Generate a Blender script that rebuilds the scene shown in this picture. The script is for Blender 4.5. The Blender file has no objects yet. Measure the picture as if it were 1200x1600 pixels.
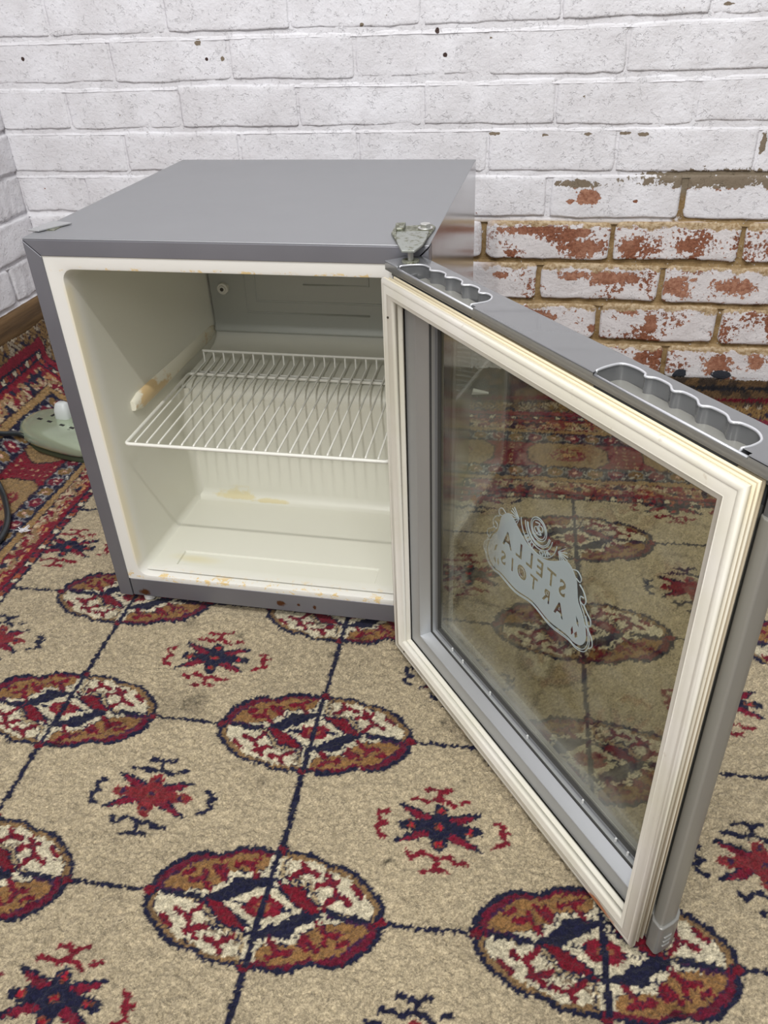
import bpy, bmesh, math, random
import numpy as np
from mathutils import Vector, Matrix
random.seed(4); rs = np.random.RandomState(7)
SC = bpy.context.scene
COL = SC.collection

# ------------------------------------------------------------------ camera
cam_d = bpy.data.cameras.new('camera'); cam = bpy.data.objects.new('camera', cam_d); COL.objects.link(cam)
cam_d.sensor_fit = 'VERTICAL'; cam_d.sensor_height = 24.0; cam_d.lens = 1258.93 / 1600 * 24.0
cam_d.clip_start = 0.02; cam_d.clip_end = 50
cam.location = (0.5657, -0.7872, 0.7221)
cam.rotation_mode = 'XYZ'; cam.rotation_euler = (0.9833, 0.0367, 0.1996)
SC.camera = cam

# ------------------------------------------------------------------ world, lights, exposure
SC.view_settings.view_transform = 'Standard'; SC.view_settings.look = 'None'
SC.view_settings.exposure = 0.0; SC.view_settings.gamma = 1.0; SC.view_settings.use_curve_mapping = False
w = bpy.data.worlds.new('room_light'); SC.world = w; w.use_nodes = True
wn = w.node_tree; bg = wn.nodes['Background']
bg.inputs[0].default_value = (0.97, 0.985, 1.0, 1); bg.inputs[1].default_value = 0.33

def area(name, loc, target, sx, sy, power, color=(1, 1, 1)):
    d = bpy.data.lights.new(name, 'AREA'); d.shape = 'RECTANGLE'; d.size = sx; d.size_y = sy
    d.energy = power; d.color = color
    o = bpy.data.objects.new(name, d); COL.objects.link(o); o.location = loc
    o.rotation_euler = (Vector(target) - Vector(loc)).to_track_quat('-Z', 'Y').to_euler()
    return o
# two fluorescent tubes: one across the room above the fridge front, one further back running away from the wall
area('ceiling_tube', (0.55, -1.22, 2.55), (0.25, 0.1, 0.2), 1.1, 0.04, 30, (1.0, 0.98, 0.95)).rotation_euler = (0.51, 0, 0)
area('second_tube', (0.34, -2.20, 1.95), (0.22, 0.1, 0.2), 0.05, 0.7, 22, (1.0, 0.99, 0.97)).rotation_euler = (0.944, 0, 0)
area('overhead_fill', (0.5, -0.9, 2.75), (0.4, 0.2, 0.2), 2.6, 2.0, 32, (0.98, 0.99, 1.0))  # unseen soft fill, added overhead for ambient light
area('front_fill', (0.1, -3.2, 1.35), (0.25, 0.2, 0.3), 2.2, 1.5, 10, (0.97, 0.985, 1.0))  # unseen fill from behind the camera, added to brighten vertical faces and the interior

# ------------------------------------------------------------------ helpers
def lin(c):
    r = []
    for v in c:
        v = v / 255.0
        r.append(v / 12.92 if v <= 0.04045 else ((v + 0.055) / 1.055) ** 2.4)
    return tuple(r)
def L4(c): return lin(c) + (1,)

class Mat:
    def __init__(s, name, color=(200, 200, 200), rough=0.5, metal=0.0, spec=None, coat=0):
        s.m = bpy.data.materials.new(name); s.m.use_nodes = True; s.t = s.m.node_tree
        s.n = s.t.nodes; s.l = s.t.links; s.b = s.n['Principled BSDF']
        s.b.inputs['Base Color'].default_value = L4(color); s.b.inputs['Roughness'].default_value = rough
        s.b.inputs['Metallic'].default_value = metal
        if spec is not None: s.b.inputs['Specular IOR Level'].default_value = spec
        if coat: s.b.inputs['Coat Weight'].default_value = coat
    def node(s, t, **k):
        n = s.n.new(t)
        for a, v in k.items(): setattr(n, a, v)
        return n
    def link(s, a, b): s.l.new(a, b)
    def val(s, x):
        return x
    def math(s, op, a, b=None, c=None, clamp=False):
        n = s.node('ShaderNodeMath', operation=op, use_clamp=clamp)
        for i, v in enumerate((a, b, c)):
            if v is None: continue
            if isinstance(v, (int, float)): n.inputs[i].default_value = v
            else: s.link(v, n.inputs[i])
        return n.outputs[0]
    def pos(s):
        if not hasattr(s, '_p'):
            s._p = s.node('ShaderNodeNewGeometry').outputs['Position']
        return s._p
    def obj(s):
        if not hasattr(s, '_o'): s._o = s.node('ShaderNodeTexCoord').outputs['Object']
        return s._o
    def sep(s, v):
        n = s.node('ShaderNodeSeparateXYZ'); s.link(v, n.inputs[0]); return n.outputs
    def noise(s, scale, detail=3, rough=0.55, vec=None, stretch=None, out='Fac'):
        n = s.node('ShaderNodeTexNoise'); n.inputs['Scale'].default_value = scale
        n.inputs['Detail'].default_value = detail; n.inputs['Roughness'].default_value = rough
        v = vec if vec is not None else s.pos()
        if stretch:
            m = s.node('ShaderNodeMapping'); m.inputs['Scale'].default_value = stretch; s.link(v, m.inputs[0]); v = m.outputs[0]
        s.link(v, n.inputs['Vector']); return n.outputs[out]
    def ramp(s, f, a, b):
        n = s.node('ShaderNodeMapRange', interpolation_type='SMOOTHSTEP')
        n.inputs[1].default_value = a; n.inputs[2].default_value = b; s.link(f, n.inputs[0]); return n.outputs[0]
    def mix(s, f, a, b):
        n = s.node('ShaderNodeMix', data_type='RGBA')
        if isinstance(f, (int, float)): n.inputs[0].default_value = f
        else: s.link(f, n.inputs[0])
        for i, v in ((6, a), (7, b)):
            if isinstance(v, tuple): n.inputs[i].default_value = L4(v) if max(v) > 1.5 else v
            else: s.link(v, n.inputs[i])
        return n.outputs[2]
    def color(s, c): s.link(c, s.b.inputs['Base Color'])
    def bump(s, h, strength=0.5, dist=0.001, prev=None):
        n = s.node('ShaderNodeBump'); n.inputs['Strength'].default_value = strength; n.inputs['Distance'].default_value = dist
        s.link(h, n.inputs['Height'])
        if prev is not None: s.link(prev, n.inputs['Normal'])
        s.link(n.outputs[0], s.b.inputs['Normal']); return n.outputs[0]
    def ellipses(s, pts, ax=(0, 2), soft=0.25, warp=None, amp=0.0):
        """max over soft ellipses (cx, cy, rx, ry) in world coordinates of two axes"""
        o = s.sep(s.pos()); acc = None
        X, Y = o[ax[0]], o[ax[1]]
        for (cx, cy, rx, ry) in pts:
            dx = s.math('DIVIDE', s.math('SUBTRACT', X, cx), rx); dy = s.math('DIVIDE', s.math('SUBTRACT', Y, cy), ry)
            d = s.math('SQRT', s.math('ADD', s.math('MULTIPLY', dx, dx), s.math('MULTIPLY', dy, dy)))
            v = s.math('SUBTRACT', 1.0, d)
            acc = v if acc is None else s.math('MAXIMUM', acc, v)
        if warp is not None:
            acc = s.math('ADD', acc, s.math('MULTIPLY', s.math('SUBTRACT', warp, 0.5), amp))
        return acc

def mesh_obj(name, verts, faces, mat, parent=None, smooth=False, mats=None, fm=None):
    me = bpy.data.meshes.new(name); me.from_pydata([tuple(v) for v in verts], [], faces); me.update()
    o = bpy.data.objects.new(name, me); COL.objects.link(o)
    for m in (mats or [mat]): me.materials.append(m.m if isinstance(m, Mat) else m)
    if fm: me.polygons.foreach_set('material_index', fm)
    if smooth: me.polygons.foreach_set('use_smooth', [True] * len(me.polygons))
    if parent is not None: o.parent = parent
    return o
class MB:
    def __init__(s): s.v = []; s.f = []; s.m = []
    def add(s, V, F, mi=0):
        k = len(s.v); s.v += [tuple(map(float, p)) for p in V]; s.f += [tuple(k + i for i in f) for f in F]; s.m += [mi] * len(F)
    def box(s, x0, x1, y0, y1, z0, z1, mi=0):
        V = [(x, y, z) for x in (x0, x1) for y in (y0, y1) for z in (z0, z1)]
        s.add(V, [(0, 1, 3, 2), (4, 6, 7, 5), (0, 4, 5, 1), (2, 3, 7, 6), (0, 2, 6, 4), (1, 5, 7, 3)], mi)
    def prism(s, pts, h0, h1, axis='z', mi=0):
        """polygon pts (2D) extruded; axis z: (x,y), x: (y,z), y: (x,z)"""
        n = len(pts)
        def P(p, h): return {'z': (p[0], p[1], h), 'x': (h, p[0], p[1]), 'y': (p[0], h, p[1])}[axis]
        V = [P(p, h0) for p in pts] + [P(p, h1) for p in pts]
        F = [tuple(range(n))[::-1], tuple(range(n, 2 * n))] + [(i, (i + 1) % n, n + (i + 1) % n, n + i) for i in range(n)]
        s.add(V, F, mi)
    def tube(s, pts, r, seg=10, closed=False, mi=0, caps=True):
        pts = [Vector(p) for p in pts]; n = len(pts); rings = []
        up = None
        for i in range(n):
            a = pts[(i - 1) % n] if (closed or i > 0) else pts[i]; b = pts[(i + 1) % n] if (closed or i < n - 1) else pts[i]
            t = (b - a).normalized()
            if up is None:
                up = t.orthogonal().normalized()
            up = (up - t * up.dot(t)); up = up.normalized() if up.length > 1e-6 else t.orthogonal().normalized()
            q = t.cross(up)
            rr = r[i] if isinstance(r, (list, tuple)) else r
            rings.append([pts[i] + (up * math.cos(2 * math.pi * k / seg) + q * math.sin(2 * math.pi * k / seg)) * rr for k in range(seg)])
        V = [p for R in rings for p in R]; F = []
        m = n if closed else n - 1
        for i in range(m):
            j = (i + 1) % n
            for k in range(seg):
                k2 = (k + 1) % seg
                F.append((i * seg + k, i * seg + k2, j * seg + k2, j * seg + k))
        if caps and not closed:
            F.append(tuple(range(seg))[::-1]); F.append(tuple((n - 1) * seg + k for k in range(seg)))
        s.add(V, F, mi)
    def loft(s, loops, cap0=False, cap1=False, mi=0):
        n = len(loops[0]); V = [p for L in loops for p in L]; F = []
        for i in range(len(loops) - 1):
            for k in range(n):
                k2 = (k + 1) % n; F.append((i * n + k, i * n + k2, (i + 1) * n + k2, (i + 1) * n + k))
        if cap0: F.append(tuple(range(n))[::-1])
        if cap1: F.append(tuple((len(loops) - 1) * n + k for k in range(n)))
        s.add(V, F, mi)
    def build(s, name, mat, parent=None, smooth=False, bevel=0, seg=2, angle=35):
        o = mesh_obj(name, s.v, s.f, mat, parent, smooth, mats=mat if isinstance(mat, list) else None, fm=s.m if isinstance(mat, list) else None)
        fix(o)
        if bevel: bake_mod(o, bevel, seg, angle)
        return o
def fix(o):
    bm = bmesh.new(); bm.from_mesh(o.data); bmesh.ops.recalc_face_normals(bm, faces=bm.faces); bm.to_mesh(o.data); bm.free()
def bake_mod(o, width, seg=2, angle=35, clamp=True):
    m = o.modifiers.new('b', 'BEVEL'); m.width = width; m.segments = seg; m.use_clamp_overlap = clamp; m.limit_method = 'ANGLE'; m.angle_limit = math.radians(angle)
    m.harden_normals = False
    for p in o.data.polygons: p.use_smooth = True
    wn_ = o.modifiers.new('w', 'WEIGHTED_NORMAL'); wn_.keep_sharp = True
    bake(o)
def bake(o):
    dg = bpy.context.evaluated_depsgraph_get(); dg.update()
    me = bpy.data.meshes.new_from_object(o.evaluated_get(dg), preserve_all_data_layers=True, depsgraph=dg)
    old = o.data; o.modifiers.clear(); o.data = me; bpy.data.meshes.remove(old); me.name = o.name
def autosmooth(o, ang=35):
    for p in o.data.polygons: p.use_smooth = True
    try: o.data.set_sharp_from_angle(angle=math.radians(ang))
    except Exception: pass
def empty(name, loc, parent=None, rz=0.0):
    e = bpy.data.objects.new(name, None); COL.objects.link(e); e.location = loc; e.rotation_euler = (0, 0, rz)
    e.empty_display_size = 0.05
    if parent is not None: e.parent = parent
    return e
def tag(o, label=None, cat=None, kind=None, group=None):
    if label: o['label'] = label
    if cat: o['category'] = cat
    if kind: o['kind'] = kind
    if group: o['group'] = group
def rrect(x0, x1, y0, y1, r, n=6):
    P = []
    for cx, cy, a0 in ((x1 - r, y1 - r, 0), (x0 + r, y1 - r, 90), (x0 + r, y0 + r, 180), (x1 - r, y0 + r, 270)):
        for i in range(n + 1):
            a = math.radians(a0 + 90 * i / n); P.append((cx + r * math.cos(a), cy + r * math.sin(a)))
    return P
def catmull(P, n=6, closed=False):
    out = []; N = len(P); P = [Vector(p) for p in P]
    for i in range(N if closed else N - 1):
        if closed: a, b, c, d = P[i - 1], P[i], P[(i + 1) % N], P[(i + 2) % N]
        else: a, b, c, d = P[max(i - 1, 0)], P[i], P[i + 1], P[min(i + 2, N - 1)]
        for k in range(n):
            t = k / n
            out.append(0.5 * ((2 * b) + (c - a) * t + (2 * a - 5 * b + 4 * c - d) * t * t + (3 * b - a - 3 * c + d) * t ** 3))
    if not closed: out.append(P[-1])
    return out
def vn(x, y, scale, seed=0):
    """value noise in numpy"""
    x = x * scale; y = y * scale
    xi = np.floor(x).astype(np.int64); yi = np.floor(y).astype(np.int64); fx = x - xi; fy = y - yi
    fx = fx * fx * (3 - 2 * fx); fy = fy * fy * (3 - 2 * fy)
    def h(a, b):
        k = (a * 374761393 + b * 668265263 + seed * 1274126177) & 0xffffffff
        k = ((k ^ (k >> 13)) * 1274126177) & 0xffffffff
        return ((k ^ (k >> 16)) & 0xffff) / 65535.0
    return (h(xi, yi) * (1 - fx) + h(xi + 1, yi) * fx) * (1 - fy) + (h(xi, yi + 1) * (1 - fx) + h(xi + 1, yi + 1) * fx) * fy

# ------------------------------------------------------------------ room: constants
WY, WYAW, WZ0 = 0.7243, 0.0076, 0.0504          # back wall distance, yaw, lowest visible bed joint
XL = -0.488                                      # left wall
# ------------------------------------------------------------------ wall materials
WHITE = (219, 217, 221)
PEEL = [(0.609, 0.387, 0.022, 0.015), (0.583, 0.379, .010, .006), (0.593, 0.408, 0.050, 0.007), (0.815, 0.417, 0.14, 0.017), (0.95, .418, .12, .017), (0.528, 0.330, 0.085, 0.010),
 (0.615, 0.300, 0.042, 0.022), (.59, .325, .035, .012), (0.478, 0.290, 0.007, 0.006), (0.695, 0.303, 0.024, 0.023), (0.796, 0.305, 0.026, 0.020),
 (0.465, 0.248, 0.016, 0.010), (.60, .250, .03, .010), (0.672, 0.245, 0.06, 0.016), (0.784, 0.234, 0.030, 0.024), (0.879, 0.235, 0.040, 0.017),
 (0.746, 0.165, 0.014, 0.024), (0.708, 0.184, 0.030, 0.007), (0.878, 0.088, 0.034, 0.022), (0.738, 0.089, 0.016, 0.018), (0.945, 0.095, 0.018, 0.02),
 (.98, .31, .02, .01), (.96, .38, .01, .004), (.69, .38, .006, .003), (.55, .17, .03, .012), (.64, .15, .01, .008),
 (-0.072, 0.638, 0.006, 0.007), (-.03, .612, .004, .004), (.22, .655, .004, .004), (.235, .652, .004, .004), (.43, .632, .006, .003),
 (.79, .667, .012, .003), (.53, .487, .008, .003), (.60, .488, .006, .003), (.66, .489, .01, .003), (.44, .49, .012, .003), (.69, .487, .008, .003), (.88, .47, .005, .02), (.885, .51, .005, .006)]
HOLES = [(0.345, 0.644, 0.004, 0.005), (0.358, 0.609, 0.004, 0.004), (-0.413, 0.620, 0.004, 0.004), (-.06, .612, .003, .003)]
SOOT = [(0.815, 0.065, 0.013, 0.012), (0.890, 0.067, 0.018, 0.010)]
def make_wall_mat(name, mortar):
    m = Mat(name, WHITE, 0.62, 0, 0.35)
    p = m.sep(m.pos()); X, Z = p[0], p[2]
    n1 = m.noise(45, 5, 0.65); n2 = m.noise(170, 4, 0.6); n3 = m.noise(14, 3, 0.5); nv = m.noise(420, 2, 0.5)
    # how far down to the right: the old paint is worn there
    low = m.ramp(Z, 0.36, 0.33); rt = m.ramp(X, 0.40, 0.47); worn = m.math('MULTIPLY', low, rt)
    if mortar:
        z2 = m.ramp(Z, 0.352, 0.340); worn2 = m.math('MULTIPLY', z2, m.ramp(X, 0.2, 0.3))
        strip = m.ellipses([PEEL[2], PEEL[3], PEEL[4]], warp=n1, amp=1.5)
        gap = m.math('MULTIPLY', m.math('MULTIPLY', m.ramp(X, 0.75, 0.76), m.ramp(Z, .425, .415)), m.ramp(n1, .3, .42))
        mask = m.math('MAXIMUM', worn2, m.math('MAXIMUM', m.ramp(strip, 0.0, 0.05), gap))
        thin = m.math('MULTIPLY', worn2, m.ramp(m.math('ADD', n2, m.math('MULTIPLY', n1, .3)), .80, .84))
        mask = m.math('SUBTRACT', mask, thin, clamp=True)
        under = m.mix(m.ramp(n1, 0.35, 0.65), (122, 98, 62), (152, 128, 90))
        under = m.mix(m.ramp(Z, .38, .40), under, (122, 110, 92))
        paint = m.mix(m.ramp(n3, 0.35, 0.7), (214, 212, 215), (226, 225, 229))
    else:
        warp = m.math('ADD', m.math('MULTIPLY', n1, 0.45), m.math('ADD', m.math('MULTIPLY', n2, 0.30), m.math('MULTIPLY', m.noise(90, 4, .7), .25)))
        e = m.ramp(m.ellipses(PEEL, warp=warp, amp=4.2), 0.10, 0.22)
        # speckled wear on the low bricks
        sp = m.ramp(m.math('ADD', m.math('MULTIPLY', n3, 0.75), m.math('MULTIPLY', n2, 0.55)), 0.69, 0.72)
        sp = m.math('MULTIPLY', sp, worn)
        # tiny chips everywhere
        chip = m.ramp(m.math('ADD', m.math('MULTIPLY', n1, 0.6), m.math('MULTIPLY', n2, 0.4)), 0.668, 0.674)
        # mortar smeared over the top edges of the low bricks
        fr = m.math('FRACT', m.math('DIVIDE', m.math('SUBTRACT', Z, WZ0), 0.075))
        top = m.math('MULTIPLY', m.ramp(m.math('ADD', fr, m.math('MULTIPLY', m.math('SUBTRACT', n1, 0.5), 0.5)), 0.80, 0.84), m.math('MULTIPLY', m.ramp(Z, .350, .345), rt))
        mask = m.math('MAXIMUM', m.math('MAXIMUM', e, sp), m.math('MAXIMUM', chip, top))
        brick = m.mix(m.ramp(n2, 0.3, 0.7), (136, 88, 68), (174, 128, 104))
        dark = m.mix(m.ramp(m.noise(260, 3, .6), .35, .7), (118, 72, 52), (152, 100, 76))
        brick = m.mix(m.ramp(n3, .4, .6), brick, dark)
        under = m.mix(top, brick, m.mix(m.ramp(n2, .35, .65), (150, 124, 88), (190, 170, 140)))
        under = m.mix(m.ramp(Z, .398, .404), under, (124, 111, 94))
        paint = m.mix(m.ramp(n3, 0.3, 0.7), (215, 213, 216), (227, 226, 230))
        paint = m.mix(m.math('MULTIPLY', worn, .5), paint, (208, 200, 197))
    c = m.mix(mask, paint, under)
    hole = m.ramp(m.ellipses(HOLES, warp=n2, amp=.8), 0.0, 0.2); c = m.mix(hole, c, (60, 42, 38))
    if not mortar:
        soot = m.ramp(m.ellipses(SOOT, warp=n1, amp=1.6), 0.0, 0.1); c = m.mix(soot, c, (52, 54, 62))
    m.color(c)
    # relief: paint film, lumps, drips, hairline cracks
    h = m.math('MULTIPLY', mask, -1.0)
    b1 = m.bump(h, 0.55, 0.0012)
    wv = m.node('ShaderNodeTexVoronoi', feature='DISTANCE_TO_EDGE'); wv.inputs['Scale'].default_value = 16
    wm = m.node('ShaderNodeVectorMath', operation='ADD'); m.link(m.pos(), wm.inputs[0])
    wc = m.noise(22, 4, .6, out='Color'); ws = m.node('ShaderNodeVectorMath', operation='SCALE'); ws.inputs['Scale'].default_value = .12; m.link(wc, ws.inputs[0]); m.link(ws.outputs[0], wm.inputs[1])
    m.link(wm.outputs[0], wv.inputs['Vector'])
    crack = m.math('MULTIPLY', m.ramp(wv.outputs['Distance'], 0.0, 0.012), 1.0)
    crack = m.math('MAXIMUM', crack, m.ramp(m.noise(11, 2), .62, .5))
    b2 = m.bump(crack, 0.30, 0.0008, b1)
    b3 = m.bump(m.math('ADD', n1, m.math('MULTIPLY', n2, .5)), 0.75, 0.0026, b2)
    pit = m.math('MAXIMUM', m.ramp(m.noise(75, 4, .7), .40, .36), m.ramp(m.noise(150, 3, .75), .37, .33))
    b35 = m.bump(m.math('MULTIPLY', pit, -1.0), .7, .0014, b3)
    b4 = m.bump(nv, 0.45, 0.0007, b35)
    return m
M_BRICK = make_wall_mat('painted_brick', False); M_MORT = make_wall_mat('painted_mortar', True)

# ------------------------------------------------------------------ walls
def brick_mesh(wd, ht, dp, seed, rough=0.0012, nx=20, nz=7, rnd=.0018):
    """front face at y=0 looking to -y, rounded irregular edges"""
    r = np.random.RandomState(seed); V = []; F = []
    xs = np.concatenate([[0, .004, .010], np.linspace(.02, wd - .02, nx - 6), [wd - .010, wd - .004, wd]])
    zs = np.concatenate([[0, .003, .008], np.linspace(.016, ht - .016, max(2, nz - 6 + 1)), [ht - .008, ht - .003, ht]])
    A, B = len(xs), len(zs)
    eb = np.cumsum(r.normal(0, .0006, A)); et = np.cumsum(r.normal(0, .0006, A)); el = r.normal(0, .0007, B); er = r.normal(0, .0007, B)
    eb = eb - np.linspace(eb[0], eb[-1], A); et = et - np.linspace(et[0], et[-1], A)
    cr = .0045 * r.uniform(.5, 1.6, 4)
    for i, x in enumerate(xs):
        for j, z in enumerate(zs):
            tx = x / wd; tz = z / ht
            X = x + el[j] * (1 - tx) + er[j] * tx; Z = z + eb[i] * (1 - tz) + et[i] * tz
            d = min(x, wd - x); e = min(z, ht - z)
            y = 0.0
            y += rnd * max(0, 1 - d / .004) ** 2 + rnd * (1.0 if z > ht / 2 else .35) * max(0, 1 - e / .004) ** 2
            if d < .01 and e < .01:
                k = (.35 if rnd < .0015 else 1) * cr[(0 if x < wd / 2 else 1) + (0 if z < ht / 2 else 2)]
                X += (k * (1 - d / .01) * .5 * (1 - e / .01)) * (1 if x < wd / 2 else -1); Z += (k * (1 - e / .01) * .5 * (1 - d / .01)) * (1 if z < ht / 2 else -1)
            y += r.normal(0, rough)
            V.append((X, y, Z))
    for i in range(A - 1):
        for j in range(B - 1):
            a = i * B + j; F.append((a, a + B, a + B + 1, a + 1))
    ring = [(i, 0) for i in range(A)] + [(A - 1, j) for j in range(1, B)] + [(i, B - 1) for i in range(A - 2, -1, -1)] + [(0, j) for j in range(B - 2, 0, -1)]
    k0 = len(V)
    for (i, j) in ring:
        q = V[i * B + j]; V.append((q[0], dp, q[2]))
    n = len(ring)
    for k in range(n):
        a = ring[k][0] * B + ring[k][1]; b = ring[(k + 1) % n]; b = b[0] * B + b[1]
        F.append((b, a, k0 + k, k0 + (k + 1) % n))
    return V, F
def mortar_grid(name, length, z0, z1, mat, s0, step=.03):
    nx = int(length / step) + 1; nz = int((z1 - z0) / step) + 1; V = []; F = []
    for i in range(nx):
        for j in range(nz):
            V.append((s0 + length * i / (nx - 1), rs.uniform(-.0006, .0006), z0 + (z1 - z0) * j / (nz - 1)))
    for i in range(nx - 1):
        for j in range(nz - 1):
            a = i * nz + j; F.append((a, a + nz, a + nz + 1, a + 1))
    k = len(V)
    V += [(s0, .1, z0), (s0 + length, .1, z0), (s0 + length, .1, z1), (s0, .1, z1)]
    F += [(k + 1, k, k + 3, k + 2)]
    return V, F
HEAD = {-1: .097, 0: -.018, 1: .0985, 2: -.020, 3: .094, 4: .431, 5: .5325, 6: .650, 7: .7815}
HEADX = {4: [.431, .659, .879], 5: [.5355, .755], 6: [.651, .866], 7: [.781], 3: [.542, .769], 2: [-.246, -.020, .203, .433, .65, .872]}
wallb = empty('wall_back', (0, WY, 0), None, WYAW); tag(wallb, 'back wall of white painted brick, paint worn off low on the right', kind='structure')
V, F = mortar_grid('m', 2.35, -0.02, 2.5, M_MORT, XL - 0.06)
V = [(x, y - (.0030 if z > .36 and y < .05 else 0), z) for x, y, z in V]
def struck(V, F, s0, s1, z, hi, lo, step=.012, hgt=.0062):
    """weather-struck bed joint: recessed under the upper brick, flush on the lower one"""
    n = int((s1 - s0) / step); k = len(V); wob = np.cumsum(rs.normal(0, .00025, n + 1)); wob -= np.linspace(0, wob[-1], n + 1)
    for i in range(n + 1):
        x = s0 + (s1 - s0) * i / n; j1, j2 = rs.uniform(-.0005, .0005, 2)
        V += [(x, .012, z + hgt + wob[i]), (x, hi + j1, z + hgt * .8 + wob[i] + j2), (x, lo + j2, z - hgt * .55 + wob[i] + j1), (x, .012, z - hgt * 1.15)]
    for i in range(n):
        for q in range(3):
            a = k + i * 4 + q; F.append((a, a + 4, a + 5, a + 1))
for k in range(-9, 9):
    zz_ = WZ0 + .075 * (8 - k) - .0045
    struck(V, F, XL - .05, 1.7, zz_, (.0055 if k > 4 else .0040) - .0045, (-.0005 if k > 4 else -.0004) - .0045, hgt=.0062 if k > 4 else .0068)
mo = mesh_obj('mortar', V, F, M_MORT, wallb, False); mo.location = (0, .0045 if True else 0, 0); fix(mo); autosmooth(mo, 50)
cache = {}
for k in range(-9, 9):
    zb = WZ0 + .075 * (7 - k)
    base = HEAD.get(k, .097 if k % 2 else -.018)
    heads = sorted(set([round(base + .2225 * n, 4) for n in range(-6, 9)]))
    hx = HEADX.get(k, [])
    heads = [h if not [q for q in hx if abs(q - h) < .05] else min(hx, key=lambda q: abs(q - h)) for h in heads]
    heads = [XL - .003] + [h for h in heads if XL + .03 < h < 1.6] 
    jz = .0095 if k >= 4 else .0075
    for a, b in zip(heads, heads[1:]):
        wd = (b - a) - (.009 if k >= 3 else .0034)
        if wd < .02: continue
        sd = rs.randint(0, 9999)
        V, F = brick_mesh(wd, .075 - jz, .05, sd, .0004 if k < 4 else .0008, rnd=.0012 if k < 4 else .0022)
        o = mesh_obj('brick', V, F, M_BRICK, wallb, True)
        rec = rs.uniform(-.0008, .0008) - (.0030 if k >= 4 else 0.0)
        o.location = (a + (.009 if k >= 3 else .0034) / 2, rec, zb + jz / 2 + rs.uniform(-.0006, .0006))
        o.rotation_euler = (0, rs.uniform(-.004, .004), rs.uniform(-.004, .004))
# left wall: faces +x ; local x runs towards the viewer (world -y)
walll = empty('wall_left', (XL, WY, 0), None, -math.pi / 2); tag(walll, 'left side wall of white painted brick', kind='structure')
# local +x -> world -y, local y -> world +x after rotation -90: so front (-y local) -> world -x ; mirror by building with rotation +90 instead
walll.rotation_euler = (0, 0, math.pi / 2)
# rotation +90: local x -> world +y, local -y -> world +x (front faces the room)
V, F = mortar_grid('m', 2.4, 0.0, 2.5, M_MORT, -2.4)
for k in range(-9, 7):
    struck(V, F, -2.35, 0, WZ0 + .075 * (8 - k) - .0045, .0045 - .0045, .0005 - .0045)
mo = mesh_obj('mortar', V, F, M_MORT, walll, False); mo.location = (0, .0045, 0); fix(mo); autosmooth(mo, 50)
for k in range(-9, 6):
    zb = WZ0 + .075 * (7 - k)
    heads = [-.002 - .008, ] if k % 2 == 0 else [-.115]
    hs = [0.003] + [(-.112 if k % 2 else -.225) - .225 * n for n in range(0, 9)]
    for b, a in zip(hs, hs[1:]):
        wd = (b - a) - .007
        V, F = brick_mesh(wd, .0665, .05, rs.randint(0, 9999), .0009)
        o = mesh_obj('brick', V, F, M_BRICK, walll, True)
        o.location = (a + .0035, rs.uniform(-.002, .002) - .0015, zb + .004); o.rotation_euler = (0, rs.uniform(-.006, .006), rs.uniform(-.006, .006))

# timber baseboard along the left wall, top at z 0.2
m = Mat('old_timber', (122, 92, 60), 0.7)
n = m.noise(30, 5, .6, stretch=(1, .15, 2)); m.color(m.mix(m.ramp(n, .3, .7), (78, 58, 34), (122, 94, 60))); m.bump(n, .5, .003)
mb = MB(); mb.prism([(XL - .03, .0), (XL + .010, .0), (XL + .010, .186), (XL + .006, .194), (XL - .03, .196)], WY - 2.35, WY - .004, 'y')
o = mb.build('baseboard_left', m, None, bevel=.0015); tag(o, 'brown timber board along the foot of the left wall', kind='structure')
# dark timber strip at the foot of the back wall
mb = MB(); mb.box(XL + .012, 1.6, WY - .004, WY + .03, -.01, .048)
M_SKIRT = Mat('grimy_base', (96, 74, 50), .8); n = M_SKIRT.noise(40, 5, .7, stretch=(.3, 1, 2)); M_SKIRT.color(M_SKIRT.mix(M_SKIRT.ramp(n, .35, .65), (70, 52, 36), (132, 106, 74)))
o = mb.build('baseboard_back', M_SKIRT, None, bevel=.002); tag(o, 'grimy brown strip along the foot of the back wall', kind='structure')
# floor
mb = MB(); mb.box(XL - .02, 2.0, -2.2, WY + .05, -.03, -.012)
m = Mat('floor_boards', (110, 84, 60), .7); n = m.noise(12, 4, .6, stretch=(1, 8, 1)); m.color(m.mix(n, (88, 64, 44), (128, 100, 72)))
o = mb.build('floor', m); tag(o, 'bare floor under the rug', kind='structure')

# ------------------------------------------------------------------ rug
# flat rug coordinates (sx, sy) -> world; the rug runs up the left wall and a little up the back wall
def climb(wallx, slope, r, edge, last):
    s = o = z = th = 0; ds = .0005; S = [0]; O = [0]; Z = [0]
    while s < edge:
        rem = wallx - o; tgt = slope if rem > last else 1.5
        th = min(th + ds / r, tgt) if rem > last else min(th + ds / last, tgt)
        o += math.cos(th) * ds; z += math.sin(th) * ds; s += ds; S.append(s); O.append(o); Z.append(z)
    return np.array(S), np.array(O), np.array(Z)
LX0, BY0 = -.335, .665
cl = climb(.488 - .335 - .014, .70, .06, .225, .022)
cb = climb(WY - .665 - .012, .30, .08, .095, .030)
def rug_pos(sx, sy):
    u = np.maximum(LX0 - sx, 0); v = np.maximum(sy - BY0, 0)
    x = np.where(sx < LX0, LX0 - np.interp(u, cl[0], cl[1]), sx); zl = np.interp(u, cl[0], cl[2])
    y = np.where(sy > BY0, BY0 + np.interp(v, cb[0], cb[1]), sy); zb = np.interp(v, cb[0], cb[2])
    return x, y, np.maximum(zl, zb)
LTX, LTY, LTH, PP, QQ = .0153, .0088, .0428, .3111, .2100
BEIGE, CREAM, OCHRE = (170, 156, 129), (192, 182, 156), (132, 98, 60)
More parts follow.
